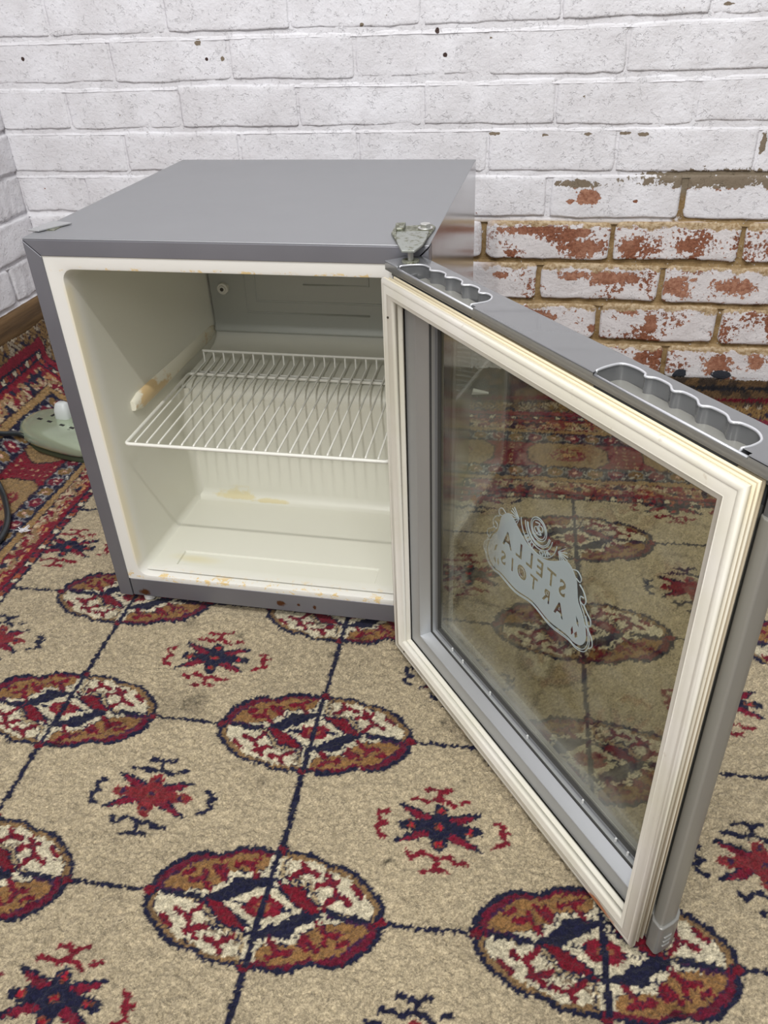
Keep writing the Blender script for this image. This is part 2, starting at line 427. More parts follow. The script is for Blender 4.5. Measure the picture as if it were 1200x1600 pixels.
RED, NAVY, PURP = (102, 22, 37), (27, 28, 50), (66, 23, 45)
POLY = {
'UR_outer': [(2.9, 55.3), (17.6, 56.1), (38.1, 56.3), (50.4, 49.0), (65.0, 48.6), (80.0, 43.8), (93.8, 34.0), (104.0, 25.1), (112.0, 15.1), (112.6, 4.3), (111.4, -1.2)],
'UL_outer': [(-113.0, 1.4), (-112.6, 14.4), (-106.8, 25.9), (-87.6, 43.3), (-72.8, 47.7), (-60.3, 45.7), (-49.9, 49.5), (-40.3, 55.8), (-19.7, 57.3), (2.9, 55.3)],
'diamond': [(-37.0, -1.0), (-1.0, 23), (38, 1.0), (1.0, -23.5)],
'core': [(-20.0, -1.8), (-13.9, 7.5), (-1.9, 11.2), (11.9, 9.2), (20.8, 1.6), (14.7, -7.1), (1.9, -11.4), (-12.6, -8.8)],
'navyUL': [(2.4, 36.8), (-0.9, 28.5), (-34.6, 25.4), (-38.7, 15.0), (-58.3, 1.4), (-37.4, -2.6), (-28.7, 4.9), (-0.3, 22.3), (5.8, 27.5)],
'redUR': [(3, 29), (12.9, 22.9), (35.3, 21.8), (40.1, 14.2), (54.8, 1.5), (38, 2.5), (18.9, 14.5)],
'ochreUL': [(-100.8, 6.1), (-100.6, 13.1), (-81.7, 33.4), (-63.8, 41.0), (-53.3, 38.5), (-40.4, 48.8), (-13.6, 50.4), (-1.5, 46.1), (-9.4, 34.7), (-24.2, 31), (-42.3, 29.2), (-46.4, 17.3), (-60.4, 7.6), (-75.7, 5.9)],
'creamUR': [(7.6, 46.1), (10.4, 32.5), (30.0, 26.2), (41.1, 25.2), (47.9, 14.7), (60.0, 4.2), (95.5, 1.2), (102.4, 2.9), (102.8, 12.7), (93.4, 23.7), (73.6, 38.6), (55.1, 41.5), (39.7, 49.2), (19.3, 49.4)]}
def pip(x, y, poly):
    n = len(poly); ins = np.zeros(x.shape, bool); j = n - 1
    for i in range(n):
        xi, yi = poly[i]; xj, yj = poly[j]
        c = ((yi > y) != (yj > y)); ins ^= c & (x < (xj - xi) * (y - yi) / ((yj - yi) + 1e-9) + xi); j = i
    return ins
def dseg(x, y, a, b):
    dx, dy = b[0] - a[0], b[1] - a[1]; t = np.clip(((x - a[0]) * dx + (y - a[1]) * dy) / (dx * dx + dy * dy + 1e-12), 0, 1)
    return np.hypot(x - a[0] - t * dx, y - a[1] - t * dy), t
def dpoly(x, y, pts, closed=False):
    d = np.full(x.shape, 1e9)
    for a, b in zip(pts, pts[1:] + ([pts[0]] if closed else [])): d = np.minimum(d, dseg(x, y, a, b)[0])
    return d
def rgb(c): return np.array(lin(c))
def rug_colors(a, b):
    N = a.size; col = np.tile(rgb(BEIGE), (N, 1)); field = np.ones(N, bool)
    ja = a + rs.uniform(-1, 1, N) * .0008 + (vn(a, b, 300, 3) - .5) * .0018
    jb = b + rs.uniform(-1, 1, N) * .0012 + (vn(a * 2, b, 300, 5) - .5) * .0024
    # knots: the pattern steps from knot to knot
    ka, kb = .0028, .0020
    ja = (np.floor(ja / ka) + .5) * ka * .5 + ja * .5; jb = (np.floor(jb / kb) + .5) * kb * .5 + jb * .5
    wa = (vn(a, b, 9, 11) - .5) * .004; wb = (vn(a, b, 9, 12) - .5) * .004
    A, B = ja + wa, jb + wb
    # connecting lines
    c = np.round(A / PP); m = np.abs(A - c * PP) < .0034; col[m] = rgb(NAVY)
    r = np.round(B / QQ); m = np.abs(B - r * QQ) < .0022; col[m] = rgb(NAVY)
    # star motifs
    ci = np.floor(A / PP); ri = np.floor(B / QQ)
    X = (A - (ci + .5) * PP) * 1000; Y = (B - (ri + .5) * QQ) * 1000
    par = ((ci + ri) % 2 == 0)          # (0,-1) is odd -> navy star
    near = (np.abs(X) < 80) & (np.abs(Y) < 60)
    idx = np.where(near)[0]; x, y = X[idx], Y[idx]; p = par[idx]
    main = np.where(p[:, None], rgb((118, 38, 44)), rgb(NAVY)); sec = np.where(p[:, None], rgb(NAVY), rgb((112, 26, 40)))
    diag = rgb((110, 24, 44)); cc = col[idx]
    HK = [[(-32.3, 30.7), (-22.2, 31), (-13.6, 29.2), (-3, 33), (8, 29), (13.5, 25)], [(-3, 32.6), (-3, 41.5), (-11.8, 44.4), (-19.4, 43.5)], [(-3, 41.5), (8.4, 46.1)], [(19.2, 31.8), (27.1, 33.4)],
          [(-29.4, -32.4), (-23.9, -38.8), (-16.9, -31.7), (-7.4, -31.3), (-.6, -36.5), (11.6, -33.1), (18.2, -38.4), (29.8, -36.9)], [(.3, -37.1), (.6, -47.3), (-13.1, -49.9)], [(.6, -47.3), (13, -48.1)],
          [(-55.6, 12.1), (-65.2, 8.9), (-61.6, -.3), (-55.3, -3.2), (-64.5, -8.1), (-60.8, -16.7), (-54.1, -18)], [(56.7, 11.7), (64.8, 9.9), (62.6, 1.3), (70.5, 3.2)], [(62.6, -.5), (69.7, -8.4), (63.7, -11.3), (56, -16)]]
    for h in HK:
        m = dpoly(x, y, h) < 2.6; cc[m] = sec[m]
    for tip, bs in (((-45, 22), (-13, 8)), ((42, 20), (11, 7)), ((-45, -23), (-12, -6)), ((44, -23), (13, -8))):
        d, t = dseg(x, y, bs, tip); m = d < (6.6 * (1 - t) ** .6 + .6); cc[m] = rgb(NAVY)
        d, t = dseg(x, y + 1.2, bs, (bs[0] + (tip[0] - bs[0]) * .8, bs[1] + (tip[1] - bs[1]) * .8)); m = d < (5.0 * (1 - t) ** .5); cc[m] = diag
    for s0, s1, rr in (((0, 6), (-1, 19), 9.5), ((0, -6), (1, -21), 10), ((-10, 0), (-38, -1.5), 7.2), ((10, 0), (40, -1), 7.0)):
        d, t = dseg(x, y, s0, s1); m = d < rr * (1 - .25 * t); cc[m] = main[m]
    m = np.hypot(x, y) < 14; cc[m] = main[m]
    dots = np.where(p[:, None], rgb((52, 30, 60)), rgb((150, 30, 44)))
    for q in ((0, 18), (0, -19), (-31, -1), (31, -1), (0, 0)):
        d = np.hypot(x - q[0], (y - q[1]) * 1.2); m = (d < 5) & (d > 3.2) & (rs.rand(d.size) > .35); cc[m] = rgb((112, 64, 48)); m = d <= 3.2; cc[m] = dots[m]
    col[idx] = cc
    # medallions
    cm = np.round(A / PP); rm = np.round(B / QQ); X = (A - cm * PP) * 1000; Y = (B - rm * QQ) * 1000
    near = (np.abs(X) < 122) & (np.abs(Y) < 66) & (rm <= 1) & (cm >= 0)
    idx = np.where(near)[0]; x, y = X[idx], Y[idx]; cc = col[idx]
    OUT = POLY['UL_outer'] + POLY['UR_outer'][1:]; OUT = OUT + [(-u, -v) for u, v in OUT[1:-1]]
    def both(fn):
        fn(x, y); fn(-x, -y)
    ins = pip(x * .985, y * .975, OUT); cc[ins] = rgb(NAVY)
    quadUL = ((x < 0) & (y > 0)) | ((x > 0) & (y < 0))
    i2 = pip(x * 1.035, y * 1.06, OUT); i3 = pip(x * 1.085, y * 1.15, OUT); i4 = pip(x * 1.10, y * 1.19, OUT)
    cc[i2 & quadUL] = rgb((94, 22, 42)); cc[i2 & ~quadUL] = rgb((126, 100, 68)); cc[i3 & ~quadUL] = rgb(NAVY); cc[i4 & ~quadUL] = rgb(CREAM); cc[i4 & quadUL] = rgb((60, 30, 58))
    for sgn in (1, -1):
        X2, Y2 = x * sgn, y * sgn
        m = pip(X2, Y2, POLY['creamUR']); dm = dpoly(X2, Y2, POLY['creamUR'][:7]); 
        cc[dm < 4.4] = rgb(NAVY); cc[dm < 3.0] = rgb((158, 140, 108)); cc[m] = rgb(CREAM); cc[m & (dm < 1.6)] = rgb(NAVY)
        cc[m & (dm < 5) & (dm > 3.2) & (Y2 > 20)] = rgb((120, 104, 84))
        m = pip(X2, Y2, POLY['ochreUL']); dm = dpoly(X2, Y2, POLY['ochreUL'][7:], False)
        k = (dm < 5.0) & (~m); cc[k & (Y2 < 44)] = rgb(NAVY); cc[(dm < 3.4) & ~m] = rgb(CREAM); cc[m] = rgb(OCHRE); cc[m & (dm < 1.2)] = rgb(NAVY)
        m = pip(X2, Y2, POLY['redUR']); dm = dpoly(X2, Y2, POLY['redUR'], True); cc[(dm < 1.8) & ~m] = rgb(NAVY); cc[m] = rgb((106, 20, 35))
        m = pip(X2, Y2, POLY['navyUL']); dm = dpoly(X2, Y2, POLY['navyUL'][:5], False); cc[(dm < 3.2) & ~m] = rgb(CREAM); cc[m] = rgb(NAVY)
        for st in ([(-78, 15.9), (-64.8, 18.4), (-54.4, 8.2)], [(-64.8, 18.4), (-66, 27)], [(-60, 33), (-45, 21)], [(-50, 33), (-44, 27)], [(-38, 37), (-26.2, 40.4), (-15, 28)], [(-26, 40), (-18, 45)], [(-86, 22), (-78, 26)],
                   [(18, 30), (31.6, 40), (44, 37)], [(31, 40), (26, 46)], [(46, 26), (64, 33)], [(58, 32), (52, 38)], [(57, 7), (66.6, 20), (80, 14)], [(66, 20), (62, 27)], [(80, 30), (90, 22)]):
            d = dpoly(X2, Y2, st); cc[d < 3.1] = rgb(PURP); cc[d < 2.5] = rgb((108, 24, 39))
        d = dpoly(X2, Y2, [(58, 1.5), (100, -1)]); cc[d < 2.0] = rgb(NAVY)
        d = np.hypot(X2 - 112, Y2 + .5); cc[d < 7] = rgb(NAVY); cc[d < 4.8] = rgb(RED)
        d = np.hypot(X2 - 1.5, (Y2 - 56)); cc[d < 6.5] = rgb(NAVY); cc[d < 4.6] = rgb(RED)
    m = pip(x, y, POLY['diamond']); dm = dpoly(x, y, POLY['diamond'], True); cc[(dm < 2) & ~m] = rgb(NAVY); cc[m] = rgb(CREAM)
    m = pip(x, y, POLY['core']); cc[m] = rgb((114, 24, 40)); d = np.hypot(x, y * 1.6); cc[(d < 8) & (rs.rand(d.size) > .3)] = rgb((136, 86, 58)); cc[d < 4] = rgb(RED)
    cc[(np.abs(x) > 14) & (np.abs(x) < 30) & (np.abs(y) < 1.6)] = rgb(NAVY)
    cc[(np.abs(x) < 3.1) & (np.abs(y) < 55)] = rgb(NAVY)
    cc[(np.abs(np.abs(x) - 4.6) < 1.6) & (np.abs(y) > 28) & (np.abs(y) < 50)] = rgb(CREAM)
    col[idx] = cc
    # border
    dl = -.187 - A; dl = np.where(dl > .2, .2 + (dl - .2) * .86, dl); db = B - .315; D = np.maximum(dl, db); T = np.where(dl > db, B, A)
    bd = D > 0; i = np.where(bd)[0]; d = D[i]; t = T[i]; cc = np.tile(rgb((118, 24, 40)), (i.size, 1))
    dm = np.minimum(d, .300 - d)              # the inner and outer guards mirror each other
    n1 = vn(t, d, 150, 21); n2 = vn(t, d, 90, 22); n3 = vn(t, d, 260, 23)
    def setm(m, c): cc[m] = rgb(c)
    setm(dm < .0045, NAVY)
    k = (dm >= .0045) & (dm < .0135); q = np.floor(t / .0105) % 4
    setm(k & (q == 0), RED); setm(k & (q == 1), CREAM); setm(k & (q == 2), (140, 76, 52)); setm(k & (q == 3), (120, 26, 48)); setm(k & (np.abs((t / .0105) % 1 - .5) > .42), NAVY)
    setm((dm >= .0135) & (dm < .0175), NAVY); setm((dm >= .0175) & (dm < .025), (116, 20, 38))
    k = (dm >= .025) & (dm < .056); vt = (t / .066) % 1; vd = (dm - .040) / .016
    wav = vd - np.sin(vt * 2 * np.pi) * .55
    setm(k, (108, 26, 42)); setm(k & (np.abs(wav) < .28), (140, 114, 82)); setm(k & (wav > .34) & (n1 > .45), (176, 158, 130)); setm(k & (wav < -.4) & (n1 > .50), (168, 122, 80)); setm(k & (n3 > .78), (180, 156, 128)); setm(k & (n2 > .76), NAVY); setm(k & (n2 < .22), (122, 24, 40))
    setm((dm >= .055) & (dm < .0570), (52, 34, 40)); k = (dm >= .057) & (dm < .069); setm(k, (150, 122, 82)); setm(k & (np.abs(((t + dm * .8) / .010) % 1 - .5) < .16), (140, 108, 66)); setm((dm >= .069) & (dm < .072), NAVY)
    k = (dm >= .072) & (dm < .106); q = np.floor(t / .034) % 2; ft = ((t / .034) % 1 - .5) * .034; dr = np.hypot(ft, (dm - .089))
    setm(k, (24, 23, 48)); setm(k & (q == 0) & (dr < .013), (104, 22, 44)); setm(k & (q == 1) & (dr < .013), (120, 92, 54)); setm(k & (np.abs(dr - .0145) < .0016) & (n3 > .35), (120, 118, 120)); setm(k & (dr < .0035), (200, 160, 140)); setm(k & (n3 > .86), (170, 168, 160))
    setm((dm >= .106) & (dm < .1085), (60, 36, 48))
    k = (dm >= .1085); setm(k, (112, 24, 40))
    tt = ((t - .6185 + .1 * 0) / .20 + .5) % 1 - .5; hx = np.abs(tt * .20) / .067; hd = np.abs(d - .150) / .043
    star = np.abs(((t / .0165) % 1) - .5) < .22; st2 = np.abs(((d / .0135) % 1) - .5) < .20; setm(k & star & st2 & (n3 > .4), (160, 128, 98))
    he = np.maximum(hd, hx * .5 + hd * .5 + .0); he = np.maximum(np.maximum(hx * .72 + hd * .42, hd * .96), hx * .9)
    setm(k & (he < 1.12), (116, 24, 40)); setm(k & (he < .96), (60, 36, 40)); setm(k & (he < .92), (140, 114, 78)); fr = np.hypot(tt * .20 / 1.3, d - .150); setm(k & (he < .92) & (fr < .024) & (n3 > .42), (116, 38, 44)); setm(k & (fr < .006), (176, 134, 88))
    k = (D[i] > .300); setm(k, (120, 94, 58)); zz = np.abs(((t / .03) % 1) - .5) * .03
    setm(k & (np.abs((d - .300) - zz - .014) < .003), NAVY); setm(k & (n2 > .66), (150, 138, 118)); setm(k & (np.abs(((t + d) / .012) % 1 - .5) < .12), (70, 48, 40)); setm(k & (d < .316), (118, 26, 44)); setm(k & (d > .352) & (d < .40), (98, 76, 48)); left_ = (dl[i] > db[i]); setm(k & (d > .362) & left_, (112, 22, 34)); setm(k & (d > .345) & ~left_, (92, 72, 50)); setm(k & (d > .345) & ~left_ & (n2 > .55), (60, 50, 42)); setm(k & (d > .375) & ~left_ & (d < .383), (34, 34, 38)); setm(k & (d > .352) & (d < .359) & ~left_, (92, 20, 34))
    col[i] = cc
    fieldm = ~bd
    # dye variation, wear and spills, with tuft contrast put into the colour as grain
    v = .93 + .14 * vn(a, b, 7, 31) - .05 + .12 * (vn(a, b, 60, 32) - .5) + .50 * (rs.rand(N) - .5) +   .22 * (vn(a + (vn(a, b, 40, 56) - .5) * .012, b * 1.3, 290, 33) - .5)
    for (su, sv, rr, k) in ((.28, -.028, .010, .45), (.175, -.085 + .025, .006, .4), (.34, -.05, .007, .5), (.305, -.083, .005, .4), (.10, -.045, .009, .35), (.16, -.185, .016, .35), (.075, -.225, .02, .2), (.13, -.19, .03, .2), (.46, -.175, .006, .4),
                            (.545, -.205, .022, .35), (.5, -.17, .04, .22), (.44, -.06, .04, .25), (.02, -.265, .005, .5), (.42, -.36, .004, .6), (.27, -.285, .006, .4), (.68, -.46, .008, .4), (.76, -.30, .008, .35), (.8, -.36, .01, .3)):
        d = np.hypot(a - su, b - sv) + (vn(a, b, 90, 41) - .5) * rr * .9; v = v - k * np.clip(1.4 - d / rr, 0, 1)
    col = col * np.clip(v, .15, 1.3)[:, None]
    return col
def axis_pts(segs):
    out = [segs[0][0]]
    for a, b, st in segs:
        n = max(1, int(round((b - a) / st))); out += list(np.linspace(a, b, n + 1)[1:])
    return np.array(out)
sxs = axis_pts([(LX0 - .225, -.14, .0026), (-.14, 1.02, .0021), (1.02, 1.16, .004), (1.16, 1.75, .0065)])
sys_ = axis_pts([(-1.3, -.72, .0065), (-.72, -.56, .004), (-.56, -.10, .0018), (-.10, .36, .0025), (.36, BY0 + .095, .0036)])
GX, GY = np.meshgrid(sxs, sys_, indexing='ij'); NX, NY = GX.shape
sx, sy = GX.ravel(), GY.ravel()
cth, sth = math.cos(LTH), math.sin(LTH)
ra = (sx - LTX) * cth + (sy - LTY) * sth; rb = -(sx - LTX) * sth + (sy - LTY) * cth
colr = rug_colors(ra, rb)
px, py, pz = rug_pos(sx, sy)
wpx = sx + (vn(sx, sy, 40, 56) - .5) * .012; wpy = sy + (vn(sx, sy, 40, 57) - .5) * .012
pile = (vn(wpx, wpy, 360, 51) - .5) * .0044 + (vn(wpx, wpy * 1.4, 150, 52) - .5) * .0022 + (vn(sx, sy, 28, 53) - .5) * .0016 + rs.uniform(-.0011, .0011, sx.size)
pile = np.minimum(pile, .0022)
under = (sx > -.01) & (sx < .455) & (sy > -.005) & (sy < .44)
pile = np.where(under, -.0012, pile) - .0016
pz = pz + pile; pz[(sx < LX0 - .01)] += (vn(sx, sy, 14, 55)[(sx < LX0 - .01)] - .5) * .004
edge = (GX <= sxs[0] + 1e-6) | (GY >= sys_[-1] - 1e-6); 
me = bpy.data.meshes.new('rug')
I = np.arange(NX * NY).reshape(NX, NY)
Q = np.stack([I[:-1, :-1], I[1:, :-1], I[1:, 1:], I[:-1, 1:]], -1).reshape(-1, 4)
# skirt: thickness of the rug around its rim
rim = np.concatenate([I[:, 0], I[-1, 1:], I[-2::-1, -1], I[0, -2:0:-1]])
co = np.stack([px, py, pz], -1); low = co[rim].copy(); low[:, 2] -= .010
nb = len(co); co = np.concatenate([co, low]); nr = len(rim); kk = np.arange(nr)
Q2 = np.stack([rim, nb + kk, nb + (kk + 1) % nr, rim[(kk + 1) % nr]], -1)
Q = np.concatenate([Q, Q2]); colr = np.concatenate([colr, np.tile(rgb((90, 30, 40)), (nr, 1))])
me.vertices.add(len(co)); me.vertices.foreach_set('co', co.ravel()); me.loops.add(Q.size); me.loops.foreach_set('vertex_index', Q.ravel())
me.polygons.add(len(Q)); me.polygons.foreach_set('loop_start', np.arange(len(Q)) * 4); me.update(calc_edges=True)
ca = me.color_attributes.new('knot_color', 'FLOAT_COLOR', 'POINT'); ca.data.foreach_set('color', np.concatenate([colr, np.ones((len(colr), 1))], 1).ravel())
me.polygons.foreach_set('use_smooth', [True] * len(Q))
rug = bpy.data.objects.new('rug', me); COL.objects.link(rug)
tag(rug, 'beige patterned rug with navy and crimson medallions and a red border, covering the floor', 'rug')
m = Mat('wool_pile', BEIGE, 0.95, 0, 0.1)
at = m.node('ShaderNodeAttribute', attribute_name='knot_color')
f = m.noise(520, 3, .7); hv = m.node('ShaderNodeHueSaturation'); m.link(at.outputs['Color'], hv.inputs['Color'])
m.link(m.math('ADD', -.10, m.math('MULTIPLY', f, 2.2)), hv.inputs['Value']); m.color(hv.outputs[0])
m.bump(m.noise(450, 3, .7), 1.0, .0022); m.b.inputs['Sheen Weight'].default_value = .08; me.materials.append(m.m)

# ------------------------------------------------------------------ fridge
W, D, HB, T = .4429, .4333, .0088, .5014
fr_ = empty('mini_fridge', (0, 0, 0)); tag(fr_, 'small silver worktop fridge with open glass door and cream interior, against the brick wall', 'fridge')
def silver(name, c=(150, 151, 154), rough=.32, metal=.55):
    m = Mat(name, c, rough, metal, .5); n = m.noise(900, 2, .5); m.bump(n, .06, .0003)
    n2 = m.noise(6, 4, .6); m.link(m.math('ADD', rough - .05, m.math('MULTIPLY', n2, .12)), m.b.inputs['Roughness']); return m
M_SHELL = silver('silver_steel', (156, 157, 160), .15, .80)
M_TOP = silver('silver_top', (142, 143, 146), .40, .45)
M_TRIM = Mat('grey_trim', (118, 118, 124), .38, .45, .5)  # dark base colour stands in for dark reflections on the front strips
tn = M_TRIM.noise(300, 3, .6); rust = M_TRIM.ellipses([(.0385, .0165, .010, .007), (.238, .022, .008, .006), (.263, .022, .003, .003), (.285, .021, .003, .004)], warp=M_TRIM.noise(220, 4, .7), amp=1.4)
M_TRIM.color(M_TRIM.mix(M_TRIM.ramp(rust, .0, .5), M_TRIM.mix(M_TRIM.ramp(M_TRIM.noise(5, 3), .3, .7), (114, 114, 120), (126, 126, 132)), (84, 48, 24)))
mb = MB()
mb.box(0, .0015, .016, D, HB, T); mb.box(W - .0015, W, .016, D, HB, T); mb.box(.0015, W - .0015, D - .002, D, HB, T); mb.box(.0015, W - .0015, .016, D - .002, HB, HB + .0015)
mb.build('cabinet_shell', M_SHELL, fr_)
mb = MB(); mb.box(0, W, .0005, D, T - .0015, T + .0005); mb.build('top_panel', M_TOP, fr_, bevel=.0010)
S_ = .0185
mb = MB(); mb.prism([(0.0004, T - .0012), (W - .0004, T - .0012), (W - S_, T - S_), (S_, T - S_)], 0, .018, 'y'); mb.build('top_trim', M_TRIM, fr_, bevel=.0007)
mb = MB(); mb.prism([(0, T - .0022), (0, HB), (S_ + .0005, HB), (S_ - .0002, T - S_ - .0012)], 0, .018, 'y'); mb.build('side_trim', M_TRIM, fr_, bevel=.0007)
mb = MB(); mb.prism([(W, T - .0022), (W, HB), (W - S_ - .0005, HB), (W - S_ + .0002, T - S_ - .0012)], 0, .018, 'y'); mb.build('side_trim', M_TRIM, fr_, bevel=.0007)
mb = MB(); mb.prism([(S_ + .0018, HB + .001), (W - S_ - .0018, HB + .001), (W - S_ - .0018, .0385), (S_ + .0018, .0385)], .0008, .018, 'y'); mb.build('bottom_panel', M_TRIM, fr_, bevel=.0006)
# liner
M_LIN = Mat('cream_plastic', (214, 212, 200), .30, 0, .5)
p = M_LIN.sep(M_LIN.pos()); nz1 = M_LIN.noise(90, 5, .7); nz2 = M_LIN.noise(7, 3, .6); nz3 = M_LIN.noise(28, 4, .65, stretch=(1, 3, 1))
edgeY = M_LIN.ramp(p[1], .020, .004)
bot = M_LIN.math('MULTIPLY', M_LIN.ramp(p[2], .056, .050), M_LIN.ramp(p[1], -.0005, .0012))
topb = M_LIN.math('MULTIPLY', M_LIN.ramp(p[2], .4655, .4672), M_LIN.ramp(p[2], .473, .4705))
lef = M_LIN.math('MULTIPLY', M_LIN.ramp(p[0], .0415, .038), M_LIN.ramp(p[0], .0325, .0375))
lef = M_LIN.math('MULTIPLY', lef, M_LIN.math('MULTIPLY', M_LIN.ramp(p[2], .462, .44), M_LIN.ramp(p[2], .05, .08)))
fleck = M_LIN.ramp(M_LIN.noise(60, 4, .75, stretch=(1, 1, 2)), .54, .58)
lstain = M_LIN.math('MULTIPLY', edgeY, M_LIN.math('MULTIPLY', lef, M_LIN.ramp(nz2, .1, .55)))
st = M_LIN.math('MULTIPLY', M_LIN.math('MULTIPLY', edgeY, fleck), M_LIN.math('ADD', M_LIN.math('MULTIPLY', M_LIN.math('ADD', bot, topb, clamp=True), M_LIN.ramp(nz3, .40, .52)), 0.0, clamp=True))
cb_ = M_LIN.mix(M_LIN.ramp(M_LIN.math('ADD', p[1], M_LIN.math('MULTIPLY', nz2, .03)), .012, .05), (220, 218, 212), (213, 212, 199))
wl_ = M_LIN.ellipses([(.11, .197, .045, .0045), (.165, .194, .04, .004)], ax=(0, 1), warp=nz1, amp=1.2); wl_ = M_LIN.math('MULTIPLY', M_LIN.ramp(wl_, .1, .5), M_LIN.ramp(p[2], .08, .07))
tray = M_LIN.math('MULTIPLY', M_LIN.ramp(M_LIN.ellipses([(.10, .043, .05, .014)], ax=(0, 1), warp=nz2, amp=1), 0, .8), M_LIN.ramp(p[2], .07, .06))
cc_ = M_LIN.mix(M_LIN.math('MULTIPLY', wl_, .55), cb_, (206, 188, 120)); cc_ = M_LIN.mix(M_LIN.math('MULTIPLY', tray, .4), cc_, (206, 192, 130))
cc_ = M_LIN.mix(M_LIN.math('MULTIPLY', lstain, .38), cc_, (226, 206, 138)); cc_ = M_LIN.mix(M_LIN.math('MULTIPLY', st, .8), cc_, (216, 184, 112))
dirt = M_LIN.ramp(M_LIN.math('ADD', M_LIN.math('MULTIPLY', nz1, .5), M_LIN.math('MULTIPLY', M_LIN.noise(400, 2), .5)), .70, .73)
cc_ = M_LIN.mix(M_LIN.math('MULTIPLY', dirt, .35), cc_, (120, 100, 70)); M_LIN.color(cc_); M_LIN.bump(M_LIN.noise(40, 2), .08, .001)
mb = MB()
def loop(x0, x1, z0, z1, r, y, n=6): return [(a, y, b) for a, b in rrect(x0, x1, z0, z1, r, n)]
CX0, CX1, CZ0, CZ1 = .0378, .4051, .0475, .4675
LP = [loop(S_ - .001, W - S_ + .001, .0385, .4840, .0006, .0040), loop(S_ - .001, W - S_ + .001, .0385, .4840, .0006, .0015), loop(CX0 - .004, CX1 + .004, CZ0 - .004, CZ1 + .004, .016, .0008), loop(CX0 - .0012, CX1 + .0012, CZ0 - .0012, CZ1 + .0012, .014, .0016), loop(CX0, CX1, CZ0, CZ1, .013, .0045),
      loop(CX0 + .002, CX1 - .002, CZ0 + .0022, CZ1 - .001, .013, .03), loop(CX0 + .008, CX1 - .008, CZ0 + .003, CZ1 - .004, .013, .20), loop(CX0 + .010, CX1 - .010, CZ0 + .004, CZ1 - .006, .013, .352), loop(CX0 + .016, CX1 - .016, CZ0 + .010, CZ1 - .012, .010, .358)]
mb.loft(LP, cap1=True)
# compressor step at the back
prof = [(.168, .0505), (.186, .0515), (.194, .0545), (.199, .061), (.2005, .070), (.2005, .222), (.203, .232), (.209, .239), (.218, .2425), (.235, .2435), (.318, .2465), (.335, .250), (.345, .258), (.350, .268), (.350, .050)]
mb2 = MB(); mb2.prism(prof, CX0 + .006, CX1 - .006, 'x'); 
o = mb2.build('rear_step', M_LIN, fr_, bevel=.003, seg=3, angle=40)
# vertical fillets between the step and the side walls
for sx_, xx in ((1, CX0 + .0074), (-1, CX1 - .0074)):
    mb3 = MB(); P = [(xx, .184)] + [(xx + sx_ * .014 * (1 - math.cos(a)), .2012 - .016 * (1 - math.sin(a))) for a in [i * math.pi / 2 / 6 for i in range(7)]] + [(xx, .2012)]
    mb3.prism(P, .0545, .236, 'z'); autosmooth(mb3.build('corner_fillet', M_LIN, fr_))
# floor pan with a shallow recess
fz = .0535; y0r, y1r, x0r, x1r = .027, .056, .083, .362
mbf = MB(); o4 = [(CX0 + .006, .010, fz - .0026), (CX1 - .006, .010, fz - .0026), (CX1 - .008, .185, fz), (CX0 + .008, .185, fz)]
o3 = [(x0r - .0015, y0r - .0015, fz - .0015), (x1r + .0015, y0r - .0015, fz - .0015), (x1r + .0015, y1r + .0015, fz - .0012), (x0r - .0015, y1r + .0015, fz - .0012)]
i3_ = [(x0r, y0r, fz - .0048), (x1r, y0r, fz - .0048), (x1r, y1r, fz - .0048), (x0r, y1r, fz - .0048)]
mbf.loft([o4, o3, i3_], cap1=True); lin_o = mb.build('liner', M_LIN, fr_); autosmooth(lin_o, 50)
fp = mbf.build('floor_pan', M_LIN, fr_)
# shelf ribs moulded in the side walls
M_RIB = Mat('stained_plastic', (214, 208, 184), .3); n = M_RIB.noise(26, 4, .65, stretch=(1, .5, 1)); M_RIB.color(M_RIB.mix(M_RIB.math('MULTIPLY', M_RIB.ramp(n, .52, .60), .75), (222, 218, 200), (196, 160, 96)))
for sx_, xx in ((1, CX0 + .006), (-1, CX1 - .006)):
    mb = MB(); L = []
    for i in range(17):
        t = i / 16; y = .070 + (.345 - .070) * t; k = min(1, math.sqrt(max(0.02, t) / .06)) if t < .06 else (1 if t < .97 else .8)
        L.append([(xx + sx_ * (.0080 * k * math.cos(a) if math.cos(a) > 0 else -.003), y,   .270 + .0118 * k * math.sin(a)) for a in [j * 2 * math.pi / 12 for j in range(12)]])
    mb.loft(L, cap0=True, cap1=True); autosmooth(mb.build('shelf_rib', M_RIB, fr_), 60)
# evaporator plate
M_EVA = Mat('aluminium_plate', (166, 168, 160), .42, .25); M_EVA.bump(M_EVA.noise(60, 3), .15, .001)
mb = MB(); mb.prism([(.3440, .4600), (.3440, .2820), (.3390, .2740), (.3385, .2700), (.3400, .2695), (.3460, .2790), (.3460, .4600)], CX0 + .014, CX1 - .014, 'x')
ev = mb.build('cooling_plate', M_EVA, fr_, bevel=.0006)
mb = MB()
def chan(pts, r=.0035):
    mb.tube([(x, .3442, z) for x, z in pts], r, 8)
chan([(.108, .455), (.108, .300), (.300, .300)], .0016); chan([(.125, .452), (.125, .318), (.30, .318), (.36, .318)], .0016)
chan([(.27, .44), (.30, .44), (.30, .345), (.20, .345)], .0014); chan([(.27, .42), (.205, .42)], .0014)
for cx_ in (.147, .172, .197): mb.tube([(cx_ + .008 * math.cos(a), .3442, .395 + .018 * math.sin(a)) for a in [i * 2 * math.pi / 14 for i in range(14)]], .0013, 6, closed=True)
mb.tube([(.345 + .014 * math.cos(a), .3442, .385 + .018 * math.sin(a)) for a in [i * 2 * math.pi / 16 for i in range(16)]], .0013, 6, closed=True)
c_ = mb.build('embossed_channel', M_EVA, ev, True)
